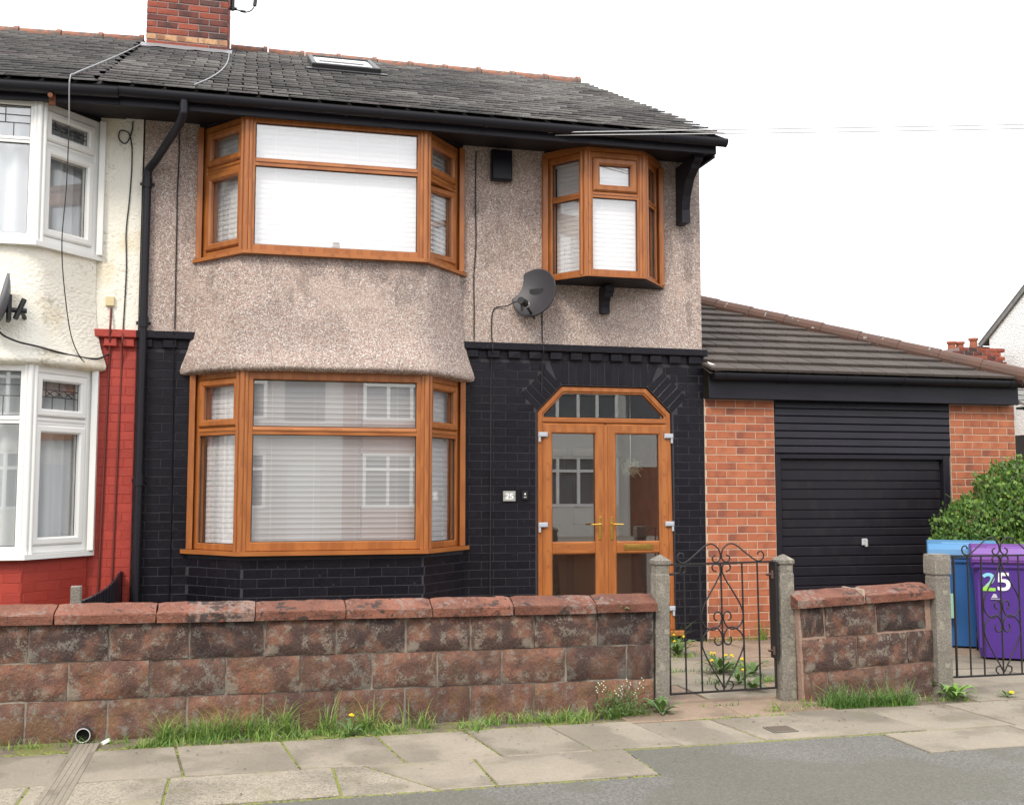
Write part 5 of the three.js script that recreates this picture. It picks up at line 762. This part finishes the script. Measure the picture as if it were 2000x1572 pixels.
{
  const b1 = bin([6.33, 0, 1.58], -0.615, [0.075, 0.028, 0.235], 'purple wheelie bin with the number 25 on its front', [0.135, 0.04, 0.25]);
  const mk = (s, size, x, y, m, vc) => { const g = textGeo(s, size, 0.003); if (vc) { const p = g.attributes.position, c = new Float32Array(p.count * 3); for (let i = 0; i < p.count; i++) { const k = clamp(p.getY(i) / size + 0.5); const q = k > 0.66 ? [0.25, 0.6, 0.8] : k > 0.33 ? [0.35, 0.55, 0.6] : [0.3, 0.62, 0.1]; c.set(q, i * 3); } g.setAttribute('color', new THREE.BufferAttribute(c, 3)); } const z = 0.31 * lerp(0.72, 1, y / 0.8) * 1 + 0.002; return put(b1, 'numeral', g, m, [x, y, z], [0.114, 0, 0]); };
  mk('2', 0.15, -0.165, 0.65, mat([1, 1, 1], 0.5, { vertexColors: true }), true); mk('5', 0.15, -0.05, 0.655, mat([0.85, 0.85, 0.85], 0.5)); 
  put(b1, 'emblem', merge([extr([[-0.024, 0], [0.024, 0], [0.014, 0.03], [-0.006, 0.034], [-0.016, 0.016]], 0.002), box(-0.03, 0.05, -0.012, -0.007, 0, 0.002)]), mat([0.5, 0.48, 0.6], 0.5), [-0.125, 0.52, 0.31 * lerp(0.72, 1, 0.57 / 0.8) + 0.001], [0.114, 0, 0]);
  const b2 = bin([6.4, 0, 0.88], -0.6, [0.022, 0.105, 0.3], 'blue wheelie bin half hidden behind the purple one', [0.09, 0.23, 0.42]);
  put(b2, 'sticker', box(-0.2, -0.08, 0.28, 0.5, 0, 0.002), mat([0.3, 0.55, 0.45], 0.5), [0, 0, 0.31 * lerp(0.72, 1, 0.39 / 0.8) - 0.0], [0.114, 0, 0]).position.z += 0.045;
}
// ---------------------------------------------------------------- plants
{
  const t = thing('hedge_bush', 'dense clipped green privet bush in front of the garage pier', 'bush', [7.42, 0, 0.6]), N = 30000, leaf = new THREE.BufferGeometry();
  leaf.setAttribute('position', new THREE.Float32BufferAttribute([0, 0, 0, -0.5, 0.45, 0.12, 0, 1, 0, 0, 0, 0, 0, 1, 0, 0.5, 0.45, 0.12].flatMap((v, i) => [v]), 3)); leaf.computeVertexNormals();
  const im = new THREE.InstancedMesh(leaf, new THREE.MeshPhysicalMaterial({ color: 0xffffff, roughness: 0.55, transmission: 0.3, thickness: 0, side: THREE.DoubleSide }), N), o = new THREE.Object3D(), c = new THREE.Color(); im.name = 'foliage'; im.userData.kind = 'stuff'; im.castShadow = im.receiveShadow = true;
  const blobs = [[0, 0.75, 0, 0.95, 0.8, 0.5], [-0.35, 0.75, 0.1, 0.62, 0.62, 0.42], [0.3, 1.05, -0.05, 0.7, 0.75, 0.45], [-0.62, 0.95, 0.0, 0.36, 0.4, 0.35], [0.9, 1.05, 0, 0.8, 0.9, 0.5], [-0.2, 1.25, 0, 0.42, 0.4, 0.38], [0.25, 0.35, 0.1, 0.9, 0.45, 0.5]];
  for (let i = 0; i < N;) {
    const b = pick(blobs), th = rnd() * 6.283, ph = Math.acos(2 * rnd() - 1), q = 0.62 + 0.42 * Math.sqrt(rnd()), nx = Math.sin(ph) * Math.cos(th), ny = Math.cos(ph), nz = Math.sin(ph) * Math.sin(th), wob = 0.74 + 0.36 * vnoise(nx * 4 + 9 + b[0] * 5, ny * 4 + nz * 3 + 9, 3) + 0.16 * vnoise(nx * 11 + 9 + b[0] * 5, ny * 11 + nz * 9 + 9, 5);
    const x = b[0] + nx * b[3] * q * wob, y = b[1] + ny * b[4] * q * wob, z = b[2] + nz * b[5] * q * wob; if (y < 0.04 || z < -0.55) continue;
    o.position.set(x, y, z); o.rotation.set(R(-1.4, 0.6), R(0, 6.28), R(-0.8, 0.8)); const s = R(0.02, 0.058); o.scale.set(s * 0.75, s, s); o.updateMatrix(); im.setMatrixAt(i, o.matrix); const k = rnd(); c.setRGB(...(k < 0.03 ? [0.16, 0.1, 0.04] : k < 0.16 ? [0.21, 0.33, 0.045] : k < 0.6 ? [0.1, 0.21, 0.022] : [0.055, 0.125, 0.016])); im.setColorAt(i, c); i++;
  }
  t.add(im); const st = []; for (let i = 0; i < 16; i++) { const a = rnd() * 6.28, r = R(0.1, 0.7); st.push(tube([[Math.cos(a) * r * 0.5, 0, Math.sin(a) * 0.15], [Math.cos(a) * r * 0.8, 0.4, Math.sin(a) * 0.2], [Math.cos(a) * r, R(0.8, 1.3), Math.sin(a) * 0.25]], 0.012, 8, 5)); } stuff(put(t, 'stems', merge(st), M.bark));
  const sp = []; for (let i = 0; i < 26; i++) { const x = R(-0.8, 0.9), y = 1.1 + 0.5 * Math.sqrt(Math.max(0, 1 - ((x - 0.2) / 1.0) ** 2)), z = R(-0.3, 0.3); sp.push(tube([[x, y - 0.25, z], [x + R(-0.05, 0.02), y, z], [x + R(-0.12, 0.05), y + R(0.03, 0.12), z]], 0.003, 6, 4)); } stuff(put(t, 'twigs', merge(sp), M.stem));
}
const blades = M.grass.map(() => []);
function tuft(cx, cz, n, h, spread, y0 = -0.02, mi) {
  for (let i = 0; i < n; i++) {
    const a = rnd() * 6.283, r = Math.sqrt(rnd()) * spread, x = cx + Math.cos(a) * r, z = cz + Math.abs(Math.sin(a)) * r * 0.8, H = h * R(0.4, 1.15), la = R(0, 6.283), lean = R(0.2, 1.35) * H, w = R(0.0028, 0.0055), px = -Math.sin(la), pz = Math.cos(la), P = [];
    for (let k = 0; k <= 4; k++) { const t = k / 4, ww = w * (1 - t * 0.92), bx = x + Math.cos(la) * lean * t * t, bz = Math.max(2.88, z + Math.sin(la) * lean * t * t * (cz > 2.5 ? 0.7 : 0.5)), by = y0 + H * (t - 0.28 * t * t * (lean / H)); P.push([[bx - px * ww, by, (cz > 2.5 ? bz : z + Math.sin(la) * lean * t * t) - pz * ww], [bx + px * ww, by, (cz > 2.5 ? bz : z + Math.sin(la) * lean * t * t) + pz * ww]]); }
    const l = blades[mi ?? Math.floor(rnd() * 3.35)]; for (let k = 0; k < 4; k++) l.push(...quad(P[k][0], P[k][1], P[k + 1][1], P[k + 1][0]));
  }
}
{
  // clumps along the foot of the long wall, thickest left of the middle
  for (let i = 0; i < 26; i++) { const x = R(-0.6, 1.12), k = R(0.5, 1.2); for (let q = 0; q < 3; q++) tuft(x + R(-0.03, 0.03), R(2.93, 3.02), Math.round(R(12, 24) * k), R(0.1, 0.24) * k, 0.05); }
  for (let i = 0; i < 9; i++) { const x = R(-0.55, 1.1); for (let q = 0; q < 2; q++) tuft(x + R(-0.08, 0.08), R(3.0, 3.1), 16, R(0.06, 0.13), 0.08, -0.02, pick([0, 1, 1, 2])); }
  for (let i = 0; i < 22; i++) tuft(R(3.2, 3.9), pick([1.55, 1.62, 2.1, 0.9]) + R(-0.06, 0.06), 16, R(0.04, 0.1), 0.09, 0, pick([0, 1, 2]));
  for (let i = 0; i < 22; i++) tuft(R(1.25, 2.5), R(2.93, 3.03), 26, R(0.07, 0.15), 0.07);
  for (let i = 0; i < 40; i++) tuft(R(-0.6, 1.15), R(2.95, 3.14), 16, R(0.04, 0.09), 0.09);
  for (const [x, h, n] of [[-0.15, 0.22, 14], [0.2, 0.2, 20], [0.75, 0.24, 18], [1.0, 0.2, 14], [-0.4, 0.16, 10]]) tuft(x, 2.93, n, h, 0.06);
  tuft(1.36, 3.16, 40, 0.12, 0.06); tuft(1.32, 3.2, 30, 0.07, 0.08); for (let i = 0; i < 16; i++) tuft(R(1.55, 2.1), R(2.91, 2.98), 12, R(0.06, 0.12), 0.06, -0.02, pick([1, 3, 0])); tuft(2.0, 3.1, 40, 0.1, 0.07); for (let i = 0; i < 8; i++) tuft(R(2.0, 2.5), R(2.93, 3.05), 12, R(0.06, 0.12), 0.06);
  for (let i = 0; i < 20; i++) tuft(R(-1.3, -0.6), R(2.9, 2.96), 5, R(0.04, 0.1), 0.05);
  // round the short wall and its posts
  for (let i = 0; i < 60; i++) tuft(R(3.72, 4.33), R(2.98, 3.08), 12, R(0.08, 0.24), 0.06, -0.02, pick([2, 2, 2, 0])); for (let i = 0; i < 10; i++) tuft(R(3.3, 3.65), R(2.95, 3.12), 12, R(0.04, 0.1), 0.07, -0.02, pick([1, 3, 0]));
  for (let i = 0; i < 8; i++) tuft(R(4.5, 4.9), R(2.97, 3.05), 8, R(0.05, 0.1), 0.06);
  // joints of path and pavement
  for (let i = 0; i < 26; i++) tuft(R(2.8, 4.2), pick([2.62, 2.1, 1.6, 1.05]) + R(-0.02, 0.02), 7, R(0.03, 0.06), 0.06, 0, pick([0, 1, 2])); for (let i = 0; i < 22; i++) tuft(R(2.75, 3.5), 3.2 + R(-0.02, 0.02), 6, 0.03, 0.05, -0.01, 1); for (let i = 0; i < 30; i++) tuft(R(-1.3, 3.6), 3.815 + R(-0.004, 0.004), 3, 0.018, 0.025, -0.02, 1); for (let i = 0; i < 14; i++) tuft(R(-1.2, 2.0), 4.35 + R(-0.006, 0.006), 3, 0.02, 0.03, -0.02, 1);
  for (let i = 0; i < 16; i++) tuft(-0.33 + R(-0.01, 0.01), R(3.82, 4.35), 5, 0.022, 0.02, -0.02, 0); for (let i = 0; i < 10; i++) tuft(-0.81 + R(-0.02, 0.02), R(3.2, 3.8), 5, 0.022, 0.02, -0.02, 0);
  tuft(3.8, 0.22, 34, 0.3, 0.1, 0, 2); tuft(4.75, 0.12, 26, 0.26, 0.06, 0, 0); tuft(4.95, 0.1, 16, 0.16, 0.08, 0, 1); for (let i = 0; i < 14; i++) tuft(R(4.1, 5.0), 0.1, 7, 0.07, 0.06, 0);
  const gs = new THREE.Group(); blades.forEach((l, i) => { const m = put(scene, numbered('grass'), metric(poly(l)), M.grass[i]); m.userData = { kind: 'stuff', label: ['fresh green grass growing along the foot of the walls', 'yellow-green grass along the walls and in the paving joints', 'dark green grass blades at the wall foot and path', 'dry straw-coloured grass blades among the green'][i], category: 'grass' }; });
}
{ // moss cushions in the paving joints, and crumbs and bits of dead leaf lying about
  const l = [], put1 = (x, z, s, y = -0.008) => { const g = new THREE.IcosahedronGeometry(s, 0); g.scale(R(0.8, 2.0), R(0.35, 0.7), R(0.8, 1.2)); g.rotateY(R(0, 3)); g.translate(x, y, z); l.push(metric(g)); };
  const dense = (x, z) => vnoise(x * 3.1 + 20, z * 3.1 + 20, 51) > 0.38;
  for (let i = 0; i < 900; i++) { const x = R(-2, 4.2); if (dense(x, 3.8)) put1(x, 3.815 + R(-0.006, 0.006), R(0.005, 0.011)); } for (let i = 0; i < 520; i++) { const x = R(-2, 2.04); if (dense(x, 4.35)) put1(x, 4.35 + R(-0.008, 0.006), R(0.005, 0.011)); }
  const xs = [[-1.4, 0], [-0.81, 0], [-0.27, 0], [0.3, 0], [0.84, 0], [1.36, 0], [1.87, 0], [2.39, 0], [2.9, 0], [3.43, 0.045], [3.98, 0.045]]; for (const [x, k] of xs) for (let i = 0; i < 70; i++) { const t = rnd(), z = lerp(3.815, 3.16, t); if (dense(x * 3, z)) put1(lerp(x - k, x - 0.08, t) + R(-0.005, 0.005), z, R(0.004, 0.01)); }
  for (const x of [-0.98, -0.34, 0.46, 1.2]) for (let i = 0; i < 70; i++) { const z = R(3.82, 4.34); put1(x + R(-0.006, 0.006), z, R(0.005, 0.011)); } for (let i = 0; i < 60; i++) { const t = rnd(); put1(lerp(0.62, 0.92, t) + R(-0.006, 0.006), lerp(3.815, 4.345, t), R(0.004, 0.009)); }
  for (let i = 0; i < 500; i++) { const x = R(-1.3, 3.7); put1(x, 3.16 + R(-0.05, 0.02), R(0.006, 0.014)); } for (let i = 0; i < 120; i++) put1(R(2.7, 3.6), 3.205 + R(-0.015, 0.02), R(0.006, 0.012)); for (let i = 0; i < 60; i++) put1(2.04 + R(-0.01, 0.006), R(3.82, 4.34), R(0.005, 0.01));
  const m = put(scene, 'moss', merge(l), mat([0.17, 0.185, 0.045], 1)); m.userData = { kind: 'stuff', label: 'yellow-green moss filling the joints of the pavement', category: 'moss' };
  const q = []; for (let i = 0; i < 260; i++) { const x = R(-1.6, 5), z = rnd() < 0.6 ? R(3.0, 3.5) : R(3.1, 6.5), s = R(0.003, 0.009), a = R(0, 6.28), p = (u, v) => [x + s * (u * Math.cos(a) - v * Math.sin(a)), 0.006 + rnd() * 0.004, z + s * (u * Math.sin(a) + v * Math.cos(a))]; q.push(...quad(p(-1, -0.6), p(1, -0.5), p(1.2, 0.5), p(-0.8, 0.6))); }
  const db = put(scene, 'leaf_litter', metric(poly(q)), mat([0.09, 0.07, 0.045], 0.9, { side: THREE.DoubleSide })); db.userData = { kind: 'stuff', label: 'small dark crumbs and dead leaf bits scattered on pavement and road', category: 'debris' };
}
function leafGeo(len, wid, lobes, lift) { const q = [], n = 6; const W = (t) => wid * Math.sin(Math.PI * Math.min(1, t * 0.92 + 0.06)) * (0.75 + 0.25 * Math.cos(t * lobes * 6.28)), Y = (t) => lift * Math.sin(t * 2.2) * len, X = (t) => len * t; for (let k = 0; k < n; k++) { const a = k / n, b = (k + 1) / n; for (const s of [-1, 1]) q.push(...quad([X(a), Y(a), 0], [X(b), Y(b), 0], [X(b), Y(b) + W(b) * 0.25, s * W(b)], [X(a), Y(a) + W(a) * 0.25, s * W(a)])); } return metric(poly(q)); }
function rosette(name, at, nl, len, label, heads, m = M.weed, category = 'plant') {
  const t = thing(name, label, category, at, 'weeds in the paving'); const l = []; for (let i = 0; i < nl; i++) { const g = leafGeo(len * R(0.7, 1.35), len * R(0.13, 0.22), 3, R(0.2, 0.7)); g.rotateY(i / nl * 6.283 + R(-0.3, 0.3)); l.push(g); } put(t, 'leaves', merge(l), m);
  heads.forEach(([x, z, h]) => { put(t, 'flower_stalk', tube([[0, 0, 0], [x * 0.6, h * 0.6, z * 0.6], [x, h, z]], 0.003, 8, 4), M.stem); const f = []; for (let k = 0; k < 3; k++) for (let i = 0; i < 12; i++) { const g = new THREE.BoxGeometry(0.016 - k * 0.004, 0.002, 0.006); g.translate(0.008 - k * 0.002, 0.002 + k * 0.004, 0); g.rotateZ(0.15 + k * 0.35); g.rotateY(i / 12 * 6.283 + k * 0.26); f.push(metric(g)); } put(t, 'flower_head', merge(f), M.petal, [x, h, z], [R(-0.2, 0.5), 0, R(-0.3, 0.3)]); });
  return t;
}
rosette('dandelion', [3.62, 0.005, 0.82], 16, 0.16, 'dandelion clump with four yellow heads beside the porch step', [[-0.05, 0.05, 0.12], [0.06, 0.0, 0.15], [0.1, 0.06, 0.1], [-0.02, -0.04, 0.16]]);
rosette('dandelion', [3.72, 0.005, 1.42], 14, 0.14, 'low dandelion in the path joint with one yellow head', [[-0.05, 0.02, 0.1], [-0.08, 0.03, 0.09]]);
rosette('dandelion', [3.6, 0.005, 1.72], 16, 0.17, 'spreading dandelion in the middle of the path behind the gate', [[-0.1, 0.05, 0.1], [0.03, 0.02, 0.13], [0.1, -0.02, 0.12], [-0.06, -0.05, 0.14], [0.16, 0.04, 0.1]]);
rosette('leafy_weed', [3.78, 0.005, 1.88], 14, 0.15, 'leafy weed without flowers beside the spreading dandelion', []); rosette('leafy_weed', [3.5, 0.005, 2.45], 14, 0.12, 'leafy weed on the path close behind the gate bars', []); rosette('leafy_weed', [3.52, 0.005, 2.2], 12, 0.13, 'weed at the foot of the gate hinge side', [[0.02, 0.02, 0.1]]);
rosette('leafy_weed', [2.6, -0.01, 2.98], 16, 0.13, 'broad-leaved weed at the foot of the pointed gate post', []); rosette('leafy_weed', [4.74, -0.01, 2.99], 16, 0.16, 'upright leafy weed at the foot of the square-topped post', [], M.grass[0]);
rosette('dandelion', [5.1, 0.0, 3.06], 9, 0.08, 'tiny dandelion in the pavement before the drive gate', [[0.02, 0.02, 0.03]]); rosette('dandelion', [0.62, -0.01, 3.1], 8, 0.1, 'dandelion with one yellow head in the grass under the long wall', [[0.0, 0.02, 0.12]]);
{ // frothy weed with small pale flowers by the wall end
  const t = thing('flowering_weed', 'bushy green weed with tiny white flowers at the end of the long wall', 'plant', [2.32, -0.01, 2.98], 'weeds in the paving'), l = [], f = [], s = []; for (let i = 0; i < 220; i++) { const a = rnd() * 6.28, r = Math.sqrt(rnd()) * 0.17, h = 0.16 * (1 - (r / 0.2) ** 2) * R(0.2, 1.1); const g = leafGeo(R(0.025, 0.05), 0.009, 2, 0.4); g.rotateY(rnd() * 6.28); g.rotateZ(R(-0.3, 0.6)); g.translate(Math.cos(a) * r, h + 0.005, Math.max(-0.09, Math.sin(a) * r * 0.7)); l.push(g); } for (let i = 0; i < 8; i++) { const x = R(-0.14, 0.14), h = R(0.14, 0.25), z = R(-0.08, 0.05); s.push(tube([[x * 0.6, 0.02, z], [x, h * 0.6, z], [x * 1.1, h, z]], 0.0018, 6, 4)); for (let k = 0; k < 6; k++) { const g = new THREE.IcosahedronGeometry(0.0045, 0); g.translate(x * 1.1 + R(-0.015, 0.015), h - k * 0.012, z + R(-0.012, 0.012)); f.push(g); } } put(t, 'leaves', merge(l), M.weed); stuff(put(t, 'stalks', merge(s), M.stem)); stuff(put(t, 'flowers', merge(f.map((g) => metric(g))), mat([0.65, 0.65, 0.55], 0.8)));
  const q = thing('wall_weed', 'small yellow-green weed rooted under the coping near the gate post', 'plant', [2.39, 0.64, 2.875], 'weeds in the paving'), ll = []; for (let i = 0; i < 12; i++) { const g = leafGeo(R(0.03, 0.05), 0.012, 1, 0.4); g.rotateY(R(-2.6, -0.5)); g.rotateZ(R(-0.4, 0.5)); ll.push(g); } put(q, 'leaves', merge(ll), M.weedPale);
}
// ---------------------------------------------------------------- odds and ends along the wall
{
  const p = thing('drain_outlet', 'white-rimmed plastic drain pipe poking out of the foot of the long wall', 'pipe', [-0.865, 0.035, 2.86]); const lt = new THREE.LatheGeometry([[0.036, 0], [0.036, 0.06], [0.04, 0.062], [0.04, 0]].map(([x, y]) => new THREE.Vector2(x, y)), 24); lt.rotateX(Math.PI / 2); put(p, 'pipe', lt.toNonIndexed(), mat([0.035, 0.035, 0.035], 0.5, { side: THREE.DoubleSide }), [0, 0, 0]); const rm = new THREE.TorusGeometry(0.038, 0.003, 8, 28); put(p, 'rim', rm.toNonIndexed(), mat([0.5, 0.5, 0.5], 0.5), [0, 0, 0.063]); put(p, 'dark_bore', new THREE.CircleGeometry(0.036, 20), M.dark, [0, 0, 0.012]);
  solo('plastic_scrap', 'small white plastic scrap on the ground beside the drain pipe', 'litter', (() => { const g = rbox(0.045, 0.02, 0.03, 0.004); g.rotateY(0.5); g.rotateZ(0.4); g.translate(-0.74, 0.0, 2.95); return g; })(), M.whitePlastic);
  solo('mortar_spill', 'flat white splash of mortar on the pavement edge', 'mortar', (() => { const s = new THREE.Shape(); [[-1.45, 0], [-1.2, 0.05], [-1.0, 0.03], [-0.98, -0.03], [-1.1, -0.06], [-1.2, -0.04], [-1.4, -0.07], [-1.6, -0.03]].forEach(([x, y], i) => i ? s.lineTo(x, y) : s.moveTo(x, y)); const g = new THREE.ExtrudeGeometry(s, { depth: 0.01, bevelEnabled: true, bevelSize: 0.008, bevelThickness: 0.005, bevelSegments: 2 }); g.rotateX(-Math.PI / 2); g.translate(0, -0.035, 3.0); return metric(g); })(), mat([0.62, 0.6, 0.55], 0.9));
  // low picket fence between the two front gardens
  const f = thing('picket_fence', 'low black picket fence with a dipping top between the two front gardens', 'fence', [-0.99, 0, 1.2]);
  for (let i = 0; i < 26; i++) { const z = 1.05 - i * 0.085, h = 0.735 - 0.03 * Math.sin(i / 25 * 2.6) + 0.04 * (i / 25) ** 3; put(f, 'picket', rbox(0.02, h, 0.06, 0.004), M.black[1], [R(-0.003, 0.003), h / 2 - 0.02, z - 0.12], [0, 0, R(-0.01, 0.01)]); }
  put(f, 'fence_rail', merge([box(-0.035, -0.012, 0.5, 0.56, -1.2, 1.0), box(-0.035, -0.012, 0.15, 0.21, -1.2, 1.0)]), M.black[1]); put(f, 'fence_post', rbox(0.06, 0.84, 0.06, 0.004), M.post, [-0.02, 0.4, 1.12]);
}
// ---------------------------------------------------------------- houses beyond the garage
{
  const h = thing('gabled_house', 'white rendered gable end of a house beyond the garage', 'house', [17, 0, -4.5]), white = mat([0.8, 0.81, 0.8], 0.9, { bumpMap: M.cream.bumpMap, bumpScale: 0.02 });
  { const s = new THREE.Shape([[-8.24, -0.1], [-0.8, -0.1], [-0.8, 4.37], [-4.52, 6.98], [-8.24, 4.37]].map(([z, y]) => new THREE.Vector2(-z, y))), g = new THREE.ExtrudeGeometry(s, { depth: 6, bevelEnabled: false }); g.rotateY(Math.PI / 2); g.translate(14, 0, 0); wput(h, 'wall', metric(g), white); }
  for (const s of [-1, 1]) { const z0 = -4.52 + s * 4.0, g = new THREE.BoxGeometry(6.1, 0.05, 4.9), an = Math.atan2(2.61, 3.72); g.rotateX(s * an); g.translate(17.0, 5.6 + 0.06, -4.52 + s * 1.98); wput(h, 'roof_slope', metric(g), M.slate[3]); const v = new THREE.BoxGeometry(0.04, 0.06, 4.9); v.rotateX(s * an); v.translate(13.97, 5.6, -4.52 + s * 1.98); wput(h, 'verge_board', metric(v), M.slate[1]); }
  wput(h, 'gutter', gutterGeo(13.9, 20, 4.2, -8.55, 0.08), M.gutter);
  const c = thing('chimney_house', 'low brick house with a red brick chimney stack and clay pots behind the garage roof', 'house', [13.3, 0, -8.2]);
  wput(c, 'wall', box(12.3, 13.9, -0.1, 2.6, -8.9, -7.62), M.garageBrick[2]);
  const ch = grp(c, 'chimney_stack', [13.27, 2.55, -7.92]); put(ch, 'stack', box(-0.44, 0.4, 0, 1.5, -0.3, 0.29), M.chimneyMortar);
  for (let i = 0; i < 20; i++) for (let k = 0; k < 5; k++) { const x = -0.47 + k * 0.2 + (i % 2) * 0.09 - 0.0; put(ch, 'brick', brickGeo(0.185, 0.066, 0.1, 0.006, 2), pick([M.chimneyBrick[0], M.chimneyBrick[2], M.chimneyBrick[1], M.chimneyBrick[3]]), [x + 0.06, 0.04 + i * 0.0755, 0.3 + (i === 15 || i === 16 ? 0.04 : 0)]); }
  put(ch, 'oversail', rboxAt(-0.52, 0.46, 1.18, 1.27, -0.34, 0.38, 0.01), M.chimneyBrick[1]);
  for (const x of [-0.36, -0.18, 0.12]) { const g = new THREE.LatheGeometry([[0.0, 0], [0.085, 0], [0.07, 0.2], [0.066, 0.24], [0.09, 0.25], [0.09, 0.29], [0.06, 0.29]].map(([a, b]) => new THREE.Vector2(a, b)), 14); put(ch, 'chimney_pot', g.toNonIndexed(), mat([0.3, 0.1, 0.055], 0.8), [x, 1.44 - (x < 0 ? 0.08 : 0), 0]); }
  for (let i = 0; i < 4; i++) put(ch, 'toothed_brick', brickGeo(0.185, 0.066, 0.1, 0.006, 2), M.chimneyBrick[2], [0.5 + (i % 2) * 0.05, 1.0 + i * 0.0755, 0.25]);
  const s = thing('outbuilding', 'low outbuilding with a pale striped roof at the edge of the picture beside the garage', 'outbuilding', [10.7, 0, -2.6]); wput(s, 'wall', box(9.5, 12.2, -0.1, 2.1, -5, -1.2), M.dark);
  for (let i = 0; i < 9; i++) { const g = rbox(3.1, 0.03, 0.16, 0.004); g.rotateX(0.42); g.translate(10.85, 2.14 + i * 0.082, -1.05 - i * 0.17); wput(s, 'roof_course', metric(g), i % 2 ? M.slate[1] : M.slate[6]); wput(s, 'course_shadow_gap', box(9.32, 12.38, 2.08 + i * 0.082, 2.11 + i * 0.082, -1.2 - i * 0.17, -1.08 - i * 0.17), M.dark); }
  wput(s, 'gutter', gutterGeo(9.3, 12.4, 2.86, -2.3, 0.06), M.gutter);
}
// ---------------------------------------------------------------- the other side of the street, mirrored in the windows
function opposite(x0, wallM, k, label) {
  const t = thing('terraced_house', label, 'house', [x0 + 2.6, 0, 22], 'houses across the street'), W = 5.2, Z = 21.5, b = (a, c, y0, y1, z0, z1) => box(x0 + a, x0 + c, y0, y1, z0, z1);
  wput(t, 'wall', b(0, W, -0.1, 5.0, Z, Z + 7), wallM); const sl = metric(poly([...quad([x0, 5.0, Z - 0.4], [x0, 7.3, Z + 3.5], [x0 + W, 7.3, Z + 3.5], [x0 + W, 5.0, Z - 0.4]), ...quad([x0, 7.3, Z + 3.5], [x0, 5.0, Z + 7.4], [x0 + W, 5.0, Z + 7.4], [x0 + W, 7.3, Z + 3.5])])); wput(t, 'roof', sl, M.slate[3]); wput(t, 'fascia', b(0, W, 4.86, 5.02, Z - 0.42, Z - 0.38), M.whitePlastic);
  for (const [y0, y1] of [[0.9, 2.4], [3.3, 4.7]]) { wput(t, 'bay_wall', b(0.5, 3.1, y0 - 0.95, y0, Z - 0.6, Z), wallM); wput(t, 'window_pane', b(0.55, 3.05, y0, y1, Z - 0.55, Z - 0.5), mat([0.1, 0.11, 0.12], 0.1)); for (const x of [0.5, 1.15, 1.8, 2.4, 3.02]) wput(t, 'window_bar', b(x, x + 0.09, y0, y1, Z - 0.62, Z - 0.551), M.whitePlastic); for (const y of [y0, y0 + (y1 - y0) * 0.68, y1 - 0.08]) wput(t, 'window_rail', b(0.51, 3.1, y, y + 0.08, Z - 0.615, Z - 0.552), M.whitePlastic); wput(t, 'bay_roof', b(0.45, 3.15, y1, y1 + 0.15, Z - 0.65, Z), wallM); }
  wput(t, 'door', b(3.7, 4.6, 0, 2.1, Z - 0.04, Z - 0.01), mat(k, 0.5)); wput(t, 'upper_window', b(3.6, 4.7, 3.3, 4.5, Z - 0.03, Z - 0.01), mat([0.1, 0.11, 0.12], 0.1)); wput(t, 'chimney', b(-0.35, 0.35, 6.6, 8.6, Z + 3, Z + 4), M.chimneyBrick[0]); for (const z of [3.2, 3.7]) wput(t, 'chimney_pot', new THREE.CylinderGeometry(0.11, 0.14, 0.5, 10).translate(x0, 8.85, Z + z), M.ridge);
}
const oppWalls = [mat([0.55, 0.53, 0.5], 0.9), mat([0.3, 0.16, 0.13], 0.9), mat([0.65, 0.64, 0.6], 0.9)];
[[-13, 0, [0.3, 0.05, 0.05], 'grey rendered house across the street with a red door'], [-7.8, 2, [0.05, 0.1, 0.2], 'pale rendered house across the street with a blue door'], [-2.6, 0, [0.6, 0.6, 0.6], 'grey rendered house straight across the street with a white door'], [2.6, 1, [0.05, 0.05, 0.05], 'brick house across the street with a black door'], [7.8, 2, [0.2, 0.08, 0.04], 'pale rendered house across the street with a brown panelled door'], [13, 0, [0.1, 0.2, 0.3], 'grey rendered house at the end across the street with a blue-grey door']].forEach(([x, w, k, l]) => opposite(x, oppWalls[w], k, l));
renderer.render(scene, camera);
